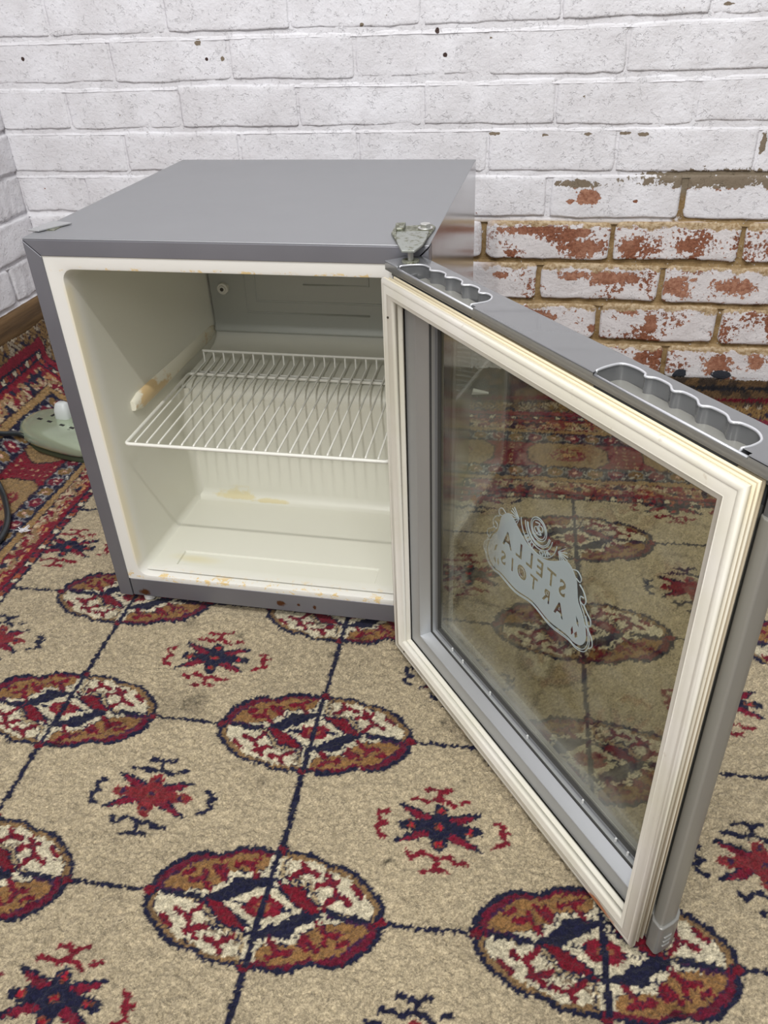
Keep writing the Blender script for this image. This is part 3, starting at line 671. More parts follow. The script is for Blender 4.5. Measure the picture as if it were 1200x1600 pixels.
mb = MB(); mb.tube([(.0745, .3445, .337), (.0745, .337, .337)], .0085, 20); mb.tube([(.0745, .3372, .337), (.0745, .335, .337)], .0055, 18)
sc_ = mb.build('grommet', Mat('white_nylon', (214, 212, 200), .4), ev, False, bevel=.0006)
mb = MB(); mb.tube([(.0745, .3354, .337), (.0745, .3340, .337)], .0028, 12); mb.build('screw', Mat('dark_screw', (70, 66, 60), .4, .6), ev)
# feet
M_FOOT = Mat('white_foot_plastic', (205, 203, 198), .5)
for x, y in ((.0375, .0125), (W - .036, .030), (.036, D - .04), (W - .036, D - .04)):
    mb = MB(); mb.tube([(x, y, HB + .001), (x, y, .0035), (x, y, -.0006)], [.0065, .0085, .0085], 16); mb.build('foot', M_FOOT, fr_, False)

# wire shelf
M_WIRE = Mat('white_coated_wire', (216, 215, 206), .32, 0, .5)
shelf = empty('wire_shelf', (.22, .12, .25), fr_)
def sh(o): o.parent = shelf; o.location = (-.22, -.12, -.25); return o
zf = .2475
def round_poly(P, r, n=5):
    out = []
    for i, p in enumerate(P):
        p = Vector(p); a = (Vector(P[i - 1]) - p).normalized(); b = (Vector(P[(i + 1) % len(P)]) - p).normalized()
        p0, p1 = p + a * r, p + b * r
        for k in range(n + 1):
            t = k / n; out.append((p0 * (1 - t) ** 2 + p * 2 * t * (1 - t) + p1 * t * t))
    return out
mb = MB(); mb.tube(round_poly([(.0565, .0125, zf), (.3925, .0125, zf), (.391, .2260, zf), (.0515, .2260, zf)], .006), .0024, 10, closed=True)
sh(mb.build('shelf_frame', M_WIRE, None, True))
mb = MB(); mb.tube([(.0515, .2345, zf), (.386, .2345, zf)], .0016, 8); sh(mb.build('rear_rod', M_WIRE, None, True))
mb = MB(); mb.tube(round_poly([(.0625, .262, .2690), (.389, .262, .2690), (.389, .262, .2686), (.0625, .262, .2686)], .0001), .0018, 8, closed=True); sh(mb.build('lip_rod', M_WIRE, None, True))
for i in range(21):
    xa = .0705 + .01545 * i; xb = xa - .0078
    mb = MB(); mb.tube([(xa, .0122, zf + .0028), (xa, .016, zf + .0036), (xb + .0001, .2600, zf + .0036), (xb, .2618, zf + .0046), (xb, .262, zf + .007), (xb, .262, .2690)], .00135, 8)
    sh(mb.build('shelf_wire', M_WIRE, None, True))

# hinge plates on top
M_ZINC = Mat('dirty_zinc', (150, 152, 138), .42, .55); n = M_ZINC.noise(180, 4, .7); M_ZINC.color(M_ZINC.mix(M_ZINC.ramp(n, .40, .60), (86, 86, 62), (150, 152, 138)))
hinge = empty('top_hinge', (.42, .03, T), fr_)
def hp(o): o.parent = hinge; o.location = (-.42, -.03, -T); return o
M_ZT = Mat('bare_zinc', (146, 150, 142), .45, .45); n = M_ZT.noise(160, 4, .7); M_ZT.color(M_ZT.mix(M_ZT.ramp(n, .50, .66), (150, 153, 148), (104, 104, 84))); M_ZT.bump(n, .3, .001)
mb = MB(); mb.prism([(.398, .058), (.436, .068), (.4405, .060), (.4385, .022), (.428, -.004), (.410, .004), (.399, .034)], T + .0006, T + .0036); hp(mb.build('hinge_plate', M_ZINC, None, bevel=.0008))
mb = MB(); mb.prism([(.400, .052), (.410, .057), (.412, .032), (.405, .030)], T + .0036, T + .0085); hp(mb.build('hinge_lug', M_ZINC, None, bevel=.001))
mb = MB()
tp = [[(.4055, .030), (.4375, .034)], [(.4095, .004), (.4395, .006)], [(.4150, -.014), (.4385, -.012)], [(.4205, -.026), (.4330, -.026)]]
zs_ = [T + .0058, T + .0062, T + .0050, T + .0030]
L = []
for (a, b), z in zip(tp, zs_): L.append([(a[0], a[1], z), (b[0], b[1], z), (b[0], b[1], z - .0026), (a[0], a[1], z - .0026)])
mb.loft(L, cap0=True, cap1=True); hp(mb.build('hinge_tongue', M_ZT, None, bevel=.0007))
mb = MB(); mb.tube([(.4315, .050, T + .0030), (.4315, .050, T + .0090)], .0058, 6); mb.tube([(.4315, .050, T + .0030), (.4315, .050, T + .0052)], .0078, 18); hp(mb.build('hinge_screw', Mat('bright_screw', (205, 205, 200), .25, .85), None, bevel=.0006))
mb = MB(); mb.tube([(.4279, -.0193, T + .003), (.4279, -.0193, .4915)], .0028, 14); hp(mb.build('hinge_pin', Mat('steel_pin', (170, 170, 165), .3, .8), None))
mb = MB(); mb.tube([(.4279, -.0193, .4914), (.4279, -.0193, .4934)], .0085, 22); hp(mb.build('hinge_washer', M_ZINC, None, bevel=.0004))
mb = MB(); mb.prism([(-.0060, .0235), (.0085, .0215), (.0290, .0560), (.0025, .0625)], T + .0012, T + .0030); o = mb.build('hinge_cover_plate', silver('cover_silver', (176, 177, 178), .35, .5), fr_, bevel=.0005)
o['label'] = 'loose silver plate on the top left corner'; 
mb = MB(); mb.box(.006, .022, .030, .052, T + .0003, T + .0013); mb.build('plate_pad', M_ZINC, fr_)

# ------------------------------------------------------------------ door  (local x: away from hinge, y: outward, z up)
GA = -.8960
door = empty('glass_door', (.4022, -.0409, 0), fr_, GA)
M_PLA = Mat('silver_plastic', (116, 117, 119), .24, .38, coat=.5); M_RIM = Mat('highlight_silver', (205, 206, 210), .2, .5, coat=.5); M_PLA.bump(M_PLA.noise(900, 2), .03, .0002)  # M_RIM: pale silver that puts the rim highlight into the colour
M_STILE = Mat('grey_profile', (150, 149, 143), .42, .35); 
def dpart(mb, name, mat, **k):
    return mb.build(name, mat, door, **k)
# top cap with two scalloped finger recesses
ZT = .4915
mb = MB(); mb.prism([(-.0200, .0150), (.4500, .0150), (.4512, .0165), (.4520, .036), (.4450, .0485), (.4380, .0525), (-.0150, .0530), (-.0200, .0490)], .4823, ZT)
cap = dpart(mb, 'top_cap', M_PLA, bevel=.0013, seg=3)
def cutter(pts, z0, z1):
    b = MB(); b.prism(pts, z0, z1); return b.build('cut', M_PLA)
R1 = [(.0135, .0125), (.0155, .0235), (.0225, .0340), (.0330, .0352), (.0410, .0318), (.0480, .0372), (.0575, .0378), (.0660, .0330), (.0720, .0388), (.0830, .0396), (.0920, .0342), (.0975, .0400), (.1090, .0408), (.1180, .0350), (.1240, .0395), (.1330, .0380), (.1400, .0300), (.1400, .0200), (.1385, .0125)]
R2 = [(.2960, .0125), (.2945, .0240), (.2960, .0360), (.3060, .0395), (.3160, .0385), (.3205, .0350), (.3265, .0392), (.3380, .0392), (.3460, .0345), (.3510, .0385), (.3620, .0384), (.3700, .0335), (.3755, .0375), (.3870, .0375), (.3950, .0328), (.4000, .0365), (.4110, .0365), (.4200, .0300), (.4220, .0200), (.4205, .0125)]
def repro(R): return [(.685 + (x - .685) * 1.01318, -.339 + (y + .339) * 1.01318 + (.0006 if y < .013 else 0)) for x, y in R]
R1 = repro(R1); R2 = repro(R2)
cuts = []
for R in (R1, R2):
    q = catmull([Vector((x, y, 0)) for x, y in R], 5, False)
    cuts.append(cutter([(v.x, v.y) for v in q], .4700, .5000))
    cuts.append(cutter([(R[0][0] + .001, .010), (R[-1][0] + .008, .010), (R[-1][0] + .008, .0182), (R[0][0] + .001, .0182)], .4890, .5000))
for c in cuts:
    mm = cap.modifiers.new('x', 'BOOLEAN'); mm.operation = 'DIFFERENCE'; mm.object = c; mm.solver = 'EXACT'
for c in cuts: c.parent = door
bake(cap)
for c in cuts: bpy.data.objects.remove(c)
autosmooth(cap, 30)
for R in (R1, R2):
    q = [(v.x, v.y) for v in catmull([Vector((x, y, 0)) for x, y in R], 5, False)]
    mb = MB(); mb.tube([(x, max(y, .0172), ZT - (.0029 if y < .0184 else .0003)) for x, y in q] , .0010, 8)
    mb.tube([(q[0][0] + .001, .0165, ZT - .0026), (q[-1][0] + .007, .0165, ZT - .0026)], .0011, 8)
    dpart(mb, 'rim_highlight', M_RIM, smooth=True)  # added bead: bright edge highlight put into shape and colour
# recess bowls: floor and wall below the cap plate
for R in (R1, R2):
    q = [(v.x, v.y) for v in catmull([Vector((x, y, 0)) for x, y in R], 5, False)]
    cxm = sum(a for a, b in q) / len(q); cym = sum(b for a, b in q) / len(q)
    def sc2(f, z, dy=0): return [(cxm + (a - cxm) * (1 - f * .1), cym + (b - cym) * (1 - f) + dy, z) for a, b in q]
    mb = MB(); mb.loft([sc2(-.01, .4842), sc2(.00, .4780), sc2(.02, .4752), sc2(.05, .4742), sc2(.16, .4744), sc2(.22, .4756), sc2(.34, .4752)], cap1=True)
    autosmooth(dpart(mb, 'finger_recess', M_PLA), 55)
mb = MB(); mb.box(-.0150, .4400, .0195, .0225, .4770, .4828)
mb.prism([(-.0170, .0215), (.0100, .0215), (.0100, .0520), (-.0170, .0520)], .4520, .4830)
mb.prism([(.4385, .0215), (.4510, .0215), (.4512, .034), (.4440, .0450), (.4380, .0468), (.4250, .0468), (.4250, .0300), (.4385, .0300)], .4560, .4830)
mb.box(.0100, .4250, .0490, .0520, .4560, .4830)
dpart(mb, 'cap_skirt', M_PLA, bevel=.0008)
# body profiles
sil = MB(); sil.prism([(.4250, .0300), (.4360, .0300), (.4375, .0215), (.4420, .0190), (.4485, .0190), (.4497, .0210), (.4497, .0290), (.4490, .0350), (.4455, .0410), (.4400, .0448), (.4300, .0462), (.4050, .0462), (.4050, .0400), (.4250, .0390)], .0400, .4570)
dpart(sil, 'end_stile', M_STILE, bevel=.0010)
mb = MB(); mb.prism([(-.0050, .0215), (.0150, .0215), (.0300, .0390), (.0420, .0400), (.0420, .0462), (.0, .0462), (-.0050, .0440)], .0400, .4570); dpart(mb, 'hinge_stile', M_STILE, bevel=.001)
mb = MB(); mb.prism([(.0215, .0120), (.0462, .0120), (.0462, .0600), (.0400, .0600), (.0390, .0400), (.0215, .0290)], .0150, .4250, 'x'); dpart(mb, 'cross_rail', M_STILE, bevel=.001); mb = MB(); mb.prism([(.0215, .4790), (.0445, .4790), (.0445, .4350), (.0400, .4350), (.0390, .4500), (.0215, .4640)], .0150, .4250, 'x'); dpart(mb, 'cross_rail', M_STILE, bevel=.001)
# bottom cap
mb = MB(); mb.prism([(-.0100, .0210), (.4370, .0210), (.4400, .0170), (.4500, .0165), (.4520, .0185), (.4520, .0300), (.4510, .0370), (.4470, .0430), (.4400, .0475), (-.0060, .0475), (-.0100, .043)], .0030, .0430)
bc = dpart(mb, 'bottom_cap', Mat('grey_cap_plastic', (138, 137, 133), .38, .3), bevel=.0014)
for i in range(3):
    mb = MB(); z = .0130 + i * .0065; mb.prism([(.4505, .0215), (.4532, .0225), (.4532, .0300), (.4505, .0330)], z, z + .0024); mb.build('cap_ridge', Mat('ridge_plastic', (140, 139, 135), .38, .3), bc, bevel=.0006)
# white/cream magnetic gasket, ribbed section swept round the rectangle
M_GAS = Mat('cream_gasket', (214, 209, 192), .42, 0, .4)
p = M_GAS.sep(M_GAS.pos()); g1 = M_GAS.noise(70, 5, .7); g2 = M_GAS.noise(9, 3)
oc = M_GAS.sep(M_GAS.obj())
gm = M_GAS.math
ein = gm('MINIMUM', gm('MINIMUM', oc[0], gm('SUBTRACT', .4390, oc[0])), gm('MINIMUM', gm('SUBTRACT', oc[2], .0095), gm('SUBTRACT', .4822, oc[2])))
yl = gm('MULTIPLY', gm('MULTIPLY', M_GAS.ramp(ein, .0072, .0060), M_GAS.ramp(oc[1], .0005, .006)), gm('ADD', .35, gm('MULTIPLY', M_GAS.ramp(oc[2], .45, .474), .65)))
base = M_GAS.mix(M_GAS.ramp(g2, .3, .7), (216, 212, 203), (208, 204, 188)); base = M_GAS.mix(M_GAS.math('MULTIPLY', yl, .9), base, (222, 210, 178))
rustm = M_GAS.ellipses([(.403, .012, .009, .006)], ax=(0, 2), warp=g1, amp=1.3)
wx = M_GAS.math('ADD', 0, oc[0])
def obl(m, cx_, cz_, rx_, rz_):
    a = m.math('DIVIDE', m.math('SUBTRACT', oc[0], cx_), rx_); b = m.math('DIVIDE', m.math('SUBTRACT', oc[2], cz_), rz_)
    return m.math('ADD', m.math('SUBTRACT', 1.0, m.math('SQRT', m.math('ADD', m.math('MULTIPLY', a, a), m.math('MULTIPLY', b, b)))), m.math('MULTIPLY', m.math('SUBTRACT', g1, .5), 1.6))
rr_ = M_GAS.math('MAXIMUM', obl(M_GAS, .398, .0105, .026, .0085), obl(M_GAS, .165, .0095, .008, .004))
base = M_GAS.mix(M_GAS.math('MULTIPLY', M_GAS.ramp(rr_, .05, .5), .85), base, (172, 92, 28))
rib_ = gm('MULTIPLY', M_GAS.ramp(ein, .0100, .0080), gm('MULTIPLY', M_GAS.ramp(ein, .0014, .0030), M_GAS.ramp(oc[1], .0055, .0070))); base = M_GAS.mix(gm('MULTIPLY', rib_, .7), base, (150, 128, 92))
sm = M_GAS.ramp(M_GAS.math('ADD', M_GAS.math('MULTIPLY', g1, .6), M_GAS.math('MULTIPLY', M_GAS.noise(260, 3), .4)), .60, .70); base = M_GAS.mix(M_GAS.math('MULTIPLY', sm, .3), base, (150, 126, 92))
M_GAS.color(base)
def sweep(profile, X0, X1, Z0, Z1, name, mat, sharp=32, closed=True):
    """profile: list of (inset, y)"""
    mb = MB(); L = []
    for ins, y in profile:
        L.append([(X0 + ins, y, Z0 + ins), (X1 - ins, y, Z0 + ins), (X1 - ins, y, Z1 - ins), (X0 + ins, y, Z1 - ins)])
    if closed: L.append(L[0])
    mb.loft(L); o = dpart(mb, name, mat); 
    bm = bmesh.new(); bm.from_mesh(o.data); bmesh.ops.remove_doubles(bm, verts=bm.verts, dist=1e-6); bmesh.ops.recalc_face_normals(bm, faces=bm.faces); bm.to_mesh(o.data); bm.free()
    return o
GX0, GX1, GZ0, GZ1 = 0.0, .4390, .0095, .4822
gp = [(.0060, .0213), (.0028, .0210), (.0022, .0196), (.0026, .0186), (.0052, .0178), (.0054, .0168), (.0018, .0158), (.0010, .0146), (.0012, .0134), (.0048, .0126), (.0050, .0116), (.0016, .0108), (.0006, .0096), (.0010, .0084), (.0044, .0076), (.0044, .0068),
      (.0006, .0060), (.0, .0048), (.0, .0016), (.0014, .0), (.0040, -.0002), (.0046, .0004), (.0052, .0), (.0115, .0), (.0122, -.0006), (.0130, .0002), (.0170, .0012), (.0184, .0034), (.0184, .0075), (.0172, .0085), (.0180, .0100), (.0192, .0118), (.0192, .0135), (.0160, .0150)]
gas = sweep(gp, GX0, GX1, GZ0, GZ1, 'door_gasket', M_GAS); autosmooth(gas, 70)
# inner aluminium frame
M_ALU = silver('brushed_frame', (178, 180, 182), .34, .7)
ap = [(.0196, .0213), (.0196, .0150), (.0328, .0190), (.0331, .0183), (.0337, .0180), (.0342, .0184), (.0345, .0194), (.0398, .0310), (.0404, .0322), (.0412, .0322), (.0416, .0305), (.0432, .0312), (.0436, .0335), (.0436, .0390), (.0390, .0390)]
alu = sweep(ap, GX0, GX1 + .0085, GZ0, GZ1 + .0060, 'inner_frame', M_ALU); autosmooth(alu, 25)
M_RUB = Mat('dark_seal', (52, 52, 50), .6)
sl = sweep([(.0394, .0312), (.0403, .0325), (.0425, .0325), (.0431, .0312), (.0424, .0302), (.0402, .0300)], GX0, GX1 + .0085, GZ0, GZ1 + .0060, 'glazing_seal', M_RUB)
sb = sweep([(.0434, .0350), (.0475, .0350), (.0478, .0356), (.0478, .0384), (.0434, .0384)], GX0, GX1 + .0085, GZ0, GZ1 + .0060, 'spacer_bar', silver('spacer_alu', (140, 142, 144), .4, .7))
sweep([(.0476, .0352), (.0500, .0372), (.0500, .0384), (.0476, .0384)], GX0, GX1 + .0085, GZ0, GZ1 + .0060, 'edge_seal', M_RUB)
M_CLIP = Mat('white_mark', (210, 212, 212), .4)
for u in (.085, .108, .165, .235, .325, .372, .388):
    mb = MB(); mb.box(u, u + .0016, .0325, .0340, GZ0 + .0440, GZ0 + .0490); dpart(mb, 'glass_clip', M_CLIP)
# screws on the gasket
for u, z in ((.013, .447), (.0255, GZ0 + .0090)):
    mb = MB(); mb.tube([(u, -.0008, z), (u, .002, z)], .0011, 10); dpart(mb, 'gasket_screw', Mat('tiny_screw', (70, 62, 50), .5, .5))
# glass
M_GLS = bpy.data.materials.new('tinted_glass'); M_GLS.use_nodes = True; nt = M_GLS.node_tree; nt.nodes.clear()
out = nt.nodes.new('ShaderNodeOutputMaterial'); tr = nt.nodes.new('ShaderNodeBsdfTransparent'); tr.inputs[0].default_value = (.755, .75, .68, 1)
gl = nt.nodes.new('ShaderNodeBsdfGlossy'); gl.inputs['Roughness'].default_value = .015; gl.inputs['Color'].default_value = (.95, 1, .96, 1)
ge = nt.nodes.new('ShaderNodeNewGeometry'); dt = nt.nodes.new('ShaderNodeVectorMath'); dt.operation = 'DOT_PRODUCT'; nt.links.new(ge.outputs['Incoming'], dt.inputs[0]); nt.links.new(ge.outputs['Normal'], dt.inputs[1])
def mth(op, a, b=None):
    n_ = nt.nodes.new('ShaderNodeMath'); n_.operation = op
    for i_, v_ in enumerate((a, b)):
        if v_ is None: continue
        if isinstance(v_, (int, float)): n_.inputs[i_].default_value = v_
        else: nt.links.new(v_, n_.inputs[i_])
    return n_.outputs[0]
sch = mth('ADD', .055, mth('MULTIPLY', .90, mth('POWER', mth('SUBTRACT', 1.0, mth('ABSOLUTE', dt.outputs['Value'])), 5.0)))
mx = nt.nodes.new('ShaderNodeMixShader'); nt.links.new(sch, mx.inputs[0]); nt.links.new(tr.outputs[0], mx.inputs[1]); nt.links.new(gl.outputs[0], mx.inputs[2])
df = nt.nodes.new('ShaderNodeBsdfDiffuse'); df.inputs[0].default_value = (.62, .64, .62, 1)
tc = nt.nodes.new('ShaderNodeTexCoord'); no = nt.nodes.new('ShaderNodeTexNoise'); no.inputs['Scale'].default_value = 22; no.inputs['Detail'].default_value = 5; nt.links.new(tc.outputs['Object'], no.inputs['Vector'])
mr = nt.nodes.new('ShaderNodeMapRange'); mr.inputs[1].default_value = .40; mr.inputs[2].default_value = .80; mr.inputs[3].default_value = .0; mr.inputs[4].default_value = .10; nt.links.new(no.outputs['Fac'], mr.inputs[0])
sp_ = nt.nodes.new('ShaderNodeSeparateXYZ'); nt.links.new(tc.outputs['Object'], sp_.inputs[0])
gr = nt.nodes.new('ShaderNodeMapRange'); gr.interpolation_type = 'SMOOTHSTEP'; gr.inputs[1].default_value = .125; gr.inputs[2].default_value = .055; gr.inputs[3].default_value = 0; gr.inputs[4].default_value = .34; nt.links.new(sp_.outputs[2], gr.inputs[0])
mu = nt.nodes.new('ShaderNodeMath'); mu.operation = 'MULTIPLY'; nt.links.new(gr.outputs[0], mu.inputs[0]); nt.links.new(no.outputs['Fac'], mu.inputs[1])
ad = nt.nodes.new('ShaderNodeMath'); ad.operation = 'ADD'; nt.links.new(mr.outputs[0], ad.inputs[0]); nt.links.new(mu.outputs[0], ad.inputs[1])
mx2 = nt.nodes.new('ShaderNodeMixShader'); nt.links.new(ad.outputs[0], mx2.inputs[0]); nt.links.new(mx.outputs[0], mx2.inputs[1]); nt.links.new(df.outputs[0], mx2.inputs[2]); nt.links.new(mx2.outputs[0], out.inputs['Surface'])
mb = MB(); mb.box(GX0 + .0420, GX1 - .0335, .0385, .0408, GZ0 + .0420, GZ1 - .0360); glass = mesh_obj('glass_pane', mb.v, mb.f, M_GLS, door); fix(glass)

# etched lettering and cartouche on the glass, reads correctly from outside the door
M_ETCH = bpy.data.materials.new('etched_white'); M_ETCH.use_nodes = True; nt = M_ETCH.node_tree; nt.nodes.clear()
out = nt.nodes.new('ShaderNodeOutputMaterial'); tr = nt.nodes.new('ShaderNodeBsdfTransparent'); df = nt.nodes.new('ShaderNodeBsdfDiffuse'); df.inputs[0].default_value = (.58, .65, .67, 1)
tl = nt.nodes.new('ShaderNodeBsdfTranslucent'); tl.inputs[0].default_value = (.58, .65, .67, 1); ms = nt.nodes.new('ShaderNodeMixShader'); ms.inputs[0].default_value = .5; nt.links.new(df.outputs[0], ms.inputs[1]); nt.links.new(tl.outputs[0], ms.inputs[2])
tc = nt.nodes.new('ShaderNodeTexCoord'); sp_ = nt.nodes.new('ShaderNodeSeparateXYZ'); nt.links.new(tc.outputs['Object'], sp_.inputs[0])
gr = nt.nodes.new('ShaderNodeMapRange'); gr.inputs[1].default_value = .150; gr.inputs[2].default_value = .185; gr.inputs[3].default_value = .22; gr.inputs[4].default_value = .80; nt.links.new(sp_.outputs[0], gr.inputs[0])
mx = nt.nodes.new('ShaderNodeMixShader'); nt.links.new(gr.outputs[0], mx.inputs[0]); nt.links.new(tr.outputs[0], mx.inputs[1]); nt.links.new(ms.outputs[0], mx.inputs[2]); nt.links.new(mx.outputs[0], out.inputs['Surface'])
YE = .0381
def text_mesh(body, size, cx_, cz_, depth, offset=0.0, rot=0.0, sx=1.0, y=YE):
    cu = bpy.data.curves.new('t', 'FONT'); cu.body = body; cu.size = size; cu.align_x = 'CENTER'; cu.align_y = 'CENTER'; cu.extrude = depth; cu.offset = offset; cu.resolution_u = 3
    o = bpy.data.objects.new('t', cu); COL.objects.link(o)
    bpy.context.view_layer.update(); dg = bpy.context.evaluated_depsgraph_get()
    me = bpy.data.meshes.new_from_object(o.evaluated_get(dg)); bpy.data.objects.remove(o)
    c, s = math.cos(rot), math.sin(rot)
    for v in me.vertices:
        x, z = v.co.x * sx, v.co.y; x, z = x * c - z * s, x * s + z * c
        v.co = (cx_ - x, y + v.co.z, cz_ + z)        # outside reader: text x runs towards the hinge side... mirrored from inside
    return me
def me_obj(name, me, mat):
    o = bpy.data.objects.new(name, me); COL.objects.link(o); me.materials.clear(); me.materials.append(mat); fix(o); return o
# outside the door (local +y looking to -y) local +x appears to the left, so text advances towards -x
half = [(.2200, .2815), (.2330, .2835), (.2450, .2900), (.2580, .2990), (.2660, .2985), (.2745, .2900), (.2775, .2800), (.2800, .2700), (.2870, .2610), (.2930, .2490), (.2950, .2370), (.2900, .2270), (.2800, .2235), (.2700, .2245), (.2450, .2215)]
MXC = .2190
out_pts = [(MXC, .2815)] + half[1:] + [(MXC, .2260)]
left = [(2 * MXC - x, z) for x, z in half[1:]][::-1]
outline = out_pts + left
ol = [(v.x, v.y) for v in catmull([Vector((x, z, 0)) for x, z in outline], 4, True)]
mb = MB(); mb.prism(ol, YE - .0001, YE + .0003, 'y'); plate = mb.build('etched_panel', M_ETCH, None)
words = []
LET = []
for ch, u, z in zip('STELLA', (.2585, .2425, .2262, .2105, .1940, .1745), (.2680,) * 6): LET.append((ch, .0245, u, z))
for ch, u, z in zip('ARTOIS', (.2570, .2385, .2185, .2000, .1845, .1695), (.2428, .2452, .2462, .2460, .2450, .2435)): LET.append((ch, .0215, u, z))
for ch, sz, u, z in LET:
    words.append(me_obj('cut', text_mesh(ch, sz, u, z, .002, .0004 if ch == 'R' else .0006, 0, .88), M_ETCH))
mb = MB()
for s_ in (1, -1):
    def mxx(P): return [((x if s_ > 0 else 2 * MXC - x), z) for x, z in P]
    mb.prism(mxx([(.2790, .2545), (.2835, .2500), (.2850, .2430), (.2815, .2455)]), YE - .002, YE + .002, 'y'); mb.prism(mxx([(.2770, .2400), (.2790, .2330), (.2765, .2280), (.2750, .2340)]), YE - .002, YE + .002, 'y'); mb.prism(mxx([(.2830, .2380), (.2850, .2330), (.2815, .2285), (.2800, .2330)]), YE - .002, YE + .002, 'y')
words.append(mb.build('cut', M_ETCH))
for wd_ in words:
    mm = plate.modifiers.new('x', 'BOOLEAN'); mm.operation = 'DIFFERENCE'; mm.object = wd_; mm.solver = 'EXACT'
bake(plate)
for wd_ in words: bpy.data.objects.remove(wd_)
plate.parent = door
# outline scrolls, arcs and banner
mb = MB()
def line(P, r=.0005, closed=False):
    if not closed and 4 < len(P) < 12: P = [(v.x, v.y) for v in catmull([Vector((x, z, 0)) for x, z in P], 5)]
    mb.tube([(x, YE + .0001, z) for x, z in P], r, 5, closed=closed)
def arc(cx_, cz_, r, a0, a1, n=16, k=1.0): return [(cx_ + r * math.cos(math.radians(a0 + (a1 - a0) * i / n)), cz_ + k * r * math.sin(math.radians(a0 + (a1 - a0) * i / n))) for i in range(n + 1)]
def scale_o(f, g=None): 
    g = g or f; cz_ = .255; return [(MXC + (x - MXC) * f, cz_ + (z - cz_) * g) for x, z in ol]
q = scale_o(1.045, 1.10); low_ = [p_ for p_ in q if p_[1] < .268]
for seg_ in (sorted([p_ for p_ in low_ if p_[0] > MXC], key=lambda p_: p_[1]), sorted([p_ for p_ in low_ if p_[0] <= MXC], key=lambda p_: p_[1])): pass
def contour(f, g, zmax):
    q = scale_o(f, g); n = len(q); st = [i for i in range(n) if q[i][1] >= zmax]
    i0 = st[len(st) // 2]; run = []
    for k in range(n + 1):
        p_ = q[(i0 + k) % n]
        if p_[1] < zmax: run.append(p_)
        elif len(run) > 3: line(run, .0004); run = []
        else: run = []
contour(1.04, 1.09, .272); contour(1.065, 1.14, .262)
EC = (.2195, .3085)
for r_ in (.0095, .0115): line(arc(EC[0], EC[1], r_, 0, 360, 28), .0005)
for r_ in (.0155, .0170, .0200, .0265): line(arc(EC[0], EC[1], r_, 185, 355, 28), .0005)
line([(EC[0] - .005, EC[1] + .005), (EC[0] + .001, EC[1] + .006), (EC[0] - .002, EC[1]), (EC[0] + .004, EC[1] - .004), (EC[0] - .003, EC[1] - .006)], .0006); line(arc(EC[0] + .003, EC[1] + .002, .003, 0, 360, 12), .0005); line(arc(EC[0] - .003, EC[1] - .002, .003, 0, 360, 12), .0005)
for s_ in (1, -1):
    bx = EC[0] + s_ * .029; bz = EC[1] - .006
    for k in range(7):
        a = math.radians(-70 + k * 20); line([(bx, bz), (bx + s_ * .013 * math.cos(a), bz + .011 * math.sin(a))], .0004)
    def S(P): return [(EC[0] + s_ * x, z) for x, z in P]
    line(S([(.060, .288), (.066, .284), (.070, .277), (.068, .271), (.063, .272), (.063, .277), (.067, .278)]), .0006)
    line(S([(.068, .271), (.073, .266), (.078, .262), (.079, .256), (.075, .254), (.073, .258)]), .0006)
    line(S([(.072, .252), (.078, .249), (.083, .243), (.084, .236), (.080, .231)]), .0005)
    line(S([(.050, .297), (.056, .299), (.061, .295), (.060, .290), (.055, .291)]), .0005)
sc_o = mb.build('etched_scroll', M_ETCH, door)
me_all = []
for i, ch in enumerate('ANNO'):
    a = math.radians(-90 + (44 - 9.5 * i)); me_all.append(text_mesh(ch, .0068, EC[0] + .0233 * math.cos(a), EC[1] + .0233 * math.sin(a), .0002, .0001, -(a + math.pi / 2), 1, YE))
for i, ch in enumerate('1366'):
    a = math.radians(-90 - (15 + 9.5 * i)); me_all.append(text_mesh(ch, .0068, EC[0] + .0233 * math.cos(a), EC[1] + .0233 * math.sin(a), .0002, .0001, -(a + math.pi / 2), 1, YE))
bm = bmesh.new()
for q in me_all: bm.from_mesh(q)
me = bpy.data.meshes.new('banner_lettering'); bm.to_mesh(me); bm.free(); o = me_obj('banner_lettering', me, M_ETCH); o.parent = door

# ------------------------------------------------------------------ power strip, plug, cables, lint, plastic wedge
def rugz(x, y):
    v = 0.0
    if x < LX0:
        v = float(np.interp(LX0 - x, cl[1], cl[2]))
    return v
M_PS = Mat('pale_green_gloss', (150, 164, 134), .16, .5, .6, coat=.7); n = M_PS.noise(60, 4); M_PS.color(M_PS.mix(M_PS.ramp(n, .70, .76), (172, 184, 158), (112, 120, 98)))
ps = empty('power_strip', (-.305, .415, .004), None, math.radians(-14)); tag(ps, 'pale green extension socket block lying on the rug behind the fridge at left', 'power strip')
ps.rotation_euler = (0, math.radians(3), math.radians(-14))
def sup(a, b, z, n=2.6, N=40):
    P = []
    for i in range(N):
        t = 2 * math.pi * i / N; c, s = math.cos(t), math.sin(t); P.append((a * abs(c) ** (2 / n) * (1 if c > 0 else -1), b * abs(s) ** (2 / n) * (1 if s > 0 else -1), z))
    return P
A_, B_ = .112, .062
mb = MB(); mb.loft([sup(A_ * .93, B_ * .90, .010), sup(A_ * .99, B_ * .98, .014), sup(A_, B_, .019), sup(A_ * .985, B_ * .97, .026), sup(A_ * .94, B_ * .90, .033), sup(A_ * .88, B_ * .80, .037), sup(A_ * .80, B_ * .70, .0385), sup(A_ * .5, B_ * .4, .0392)], cap0=True, cap1=True); autosmooth(mb.build('body', M_PS, ps), 50)
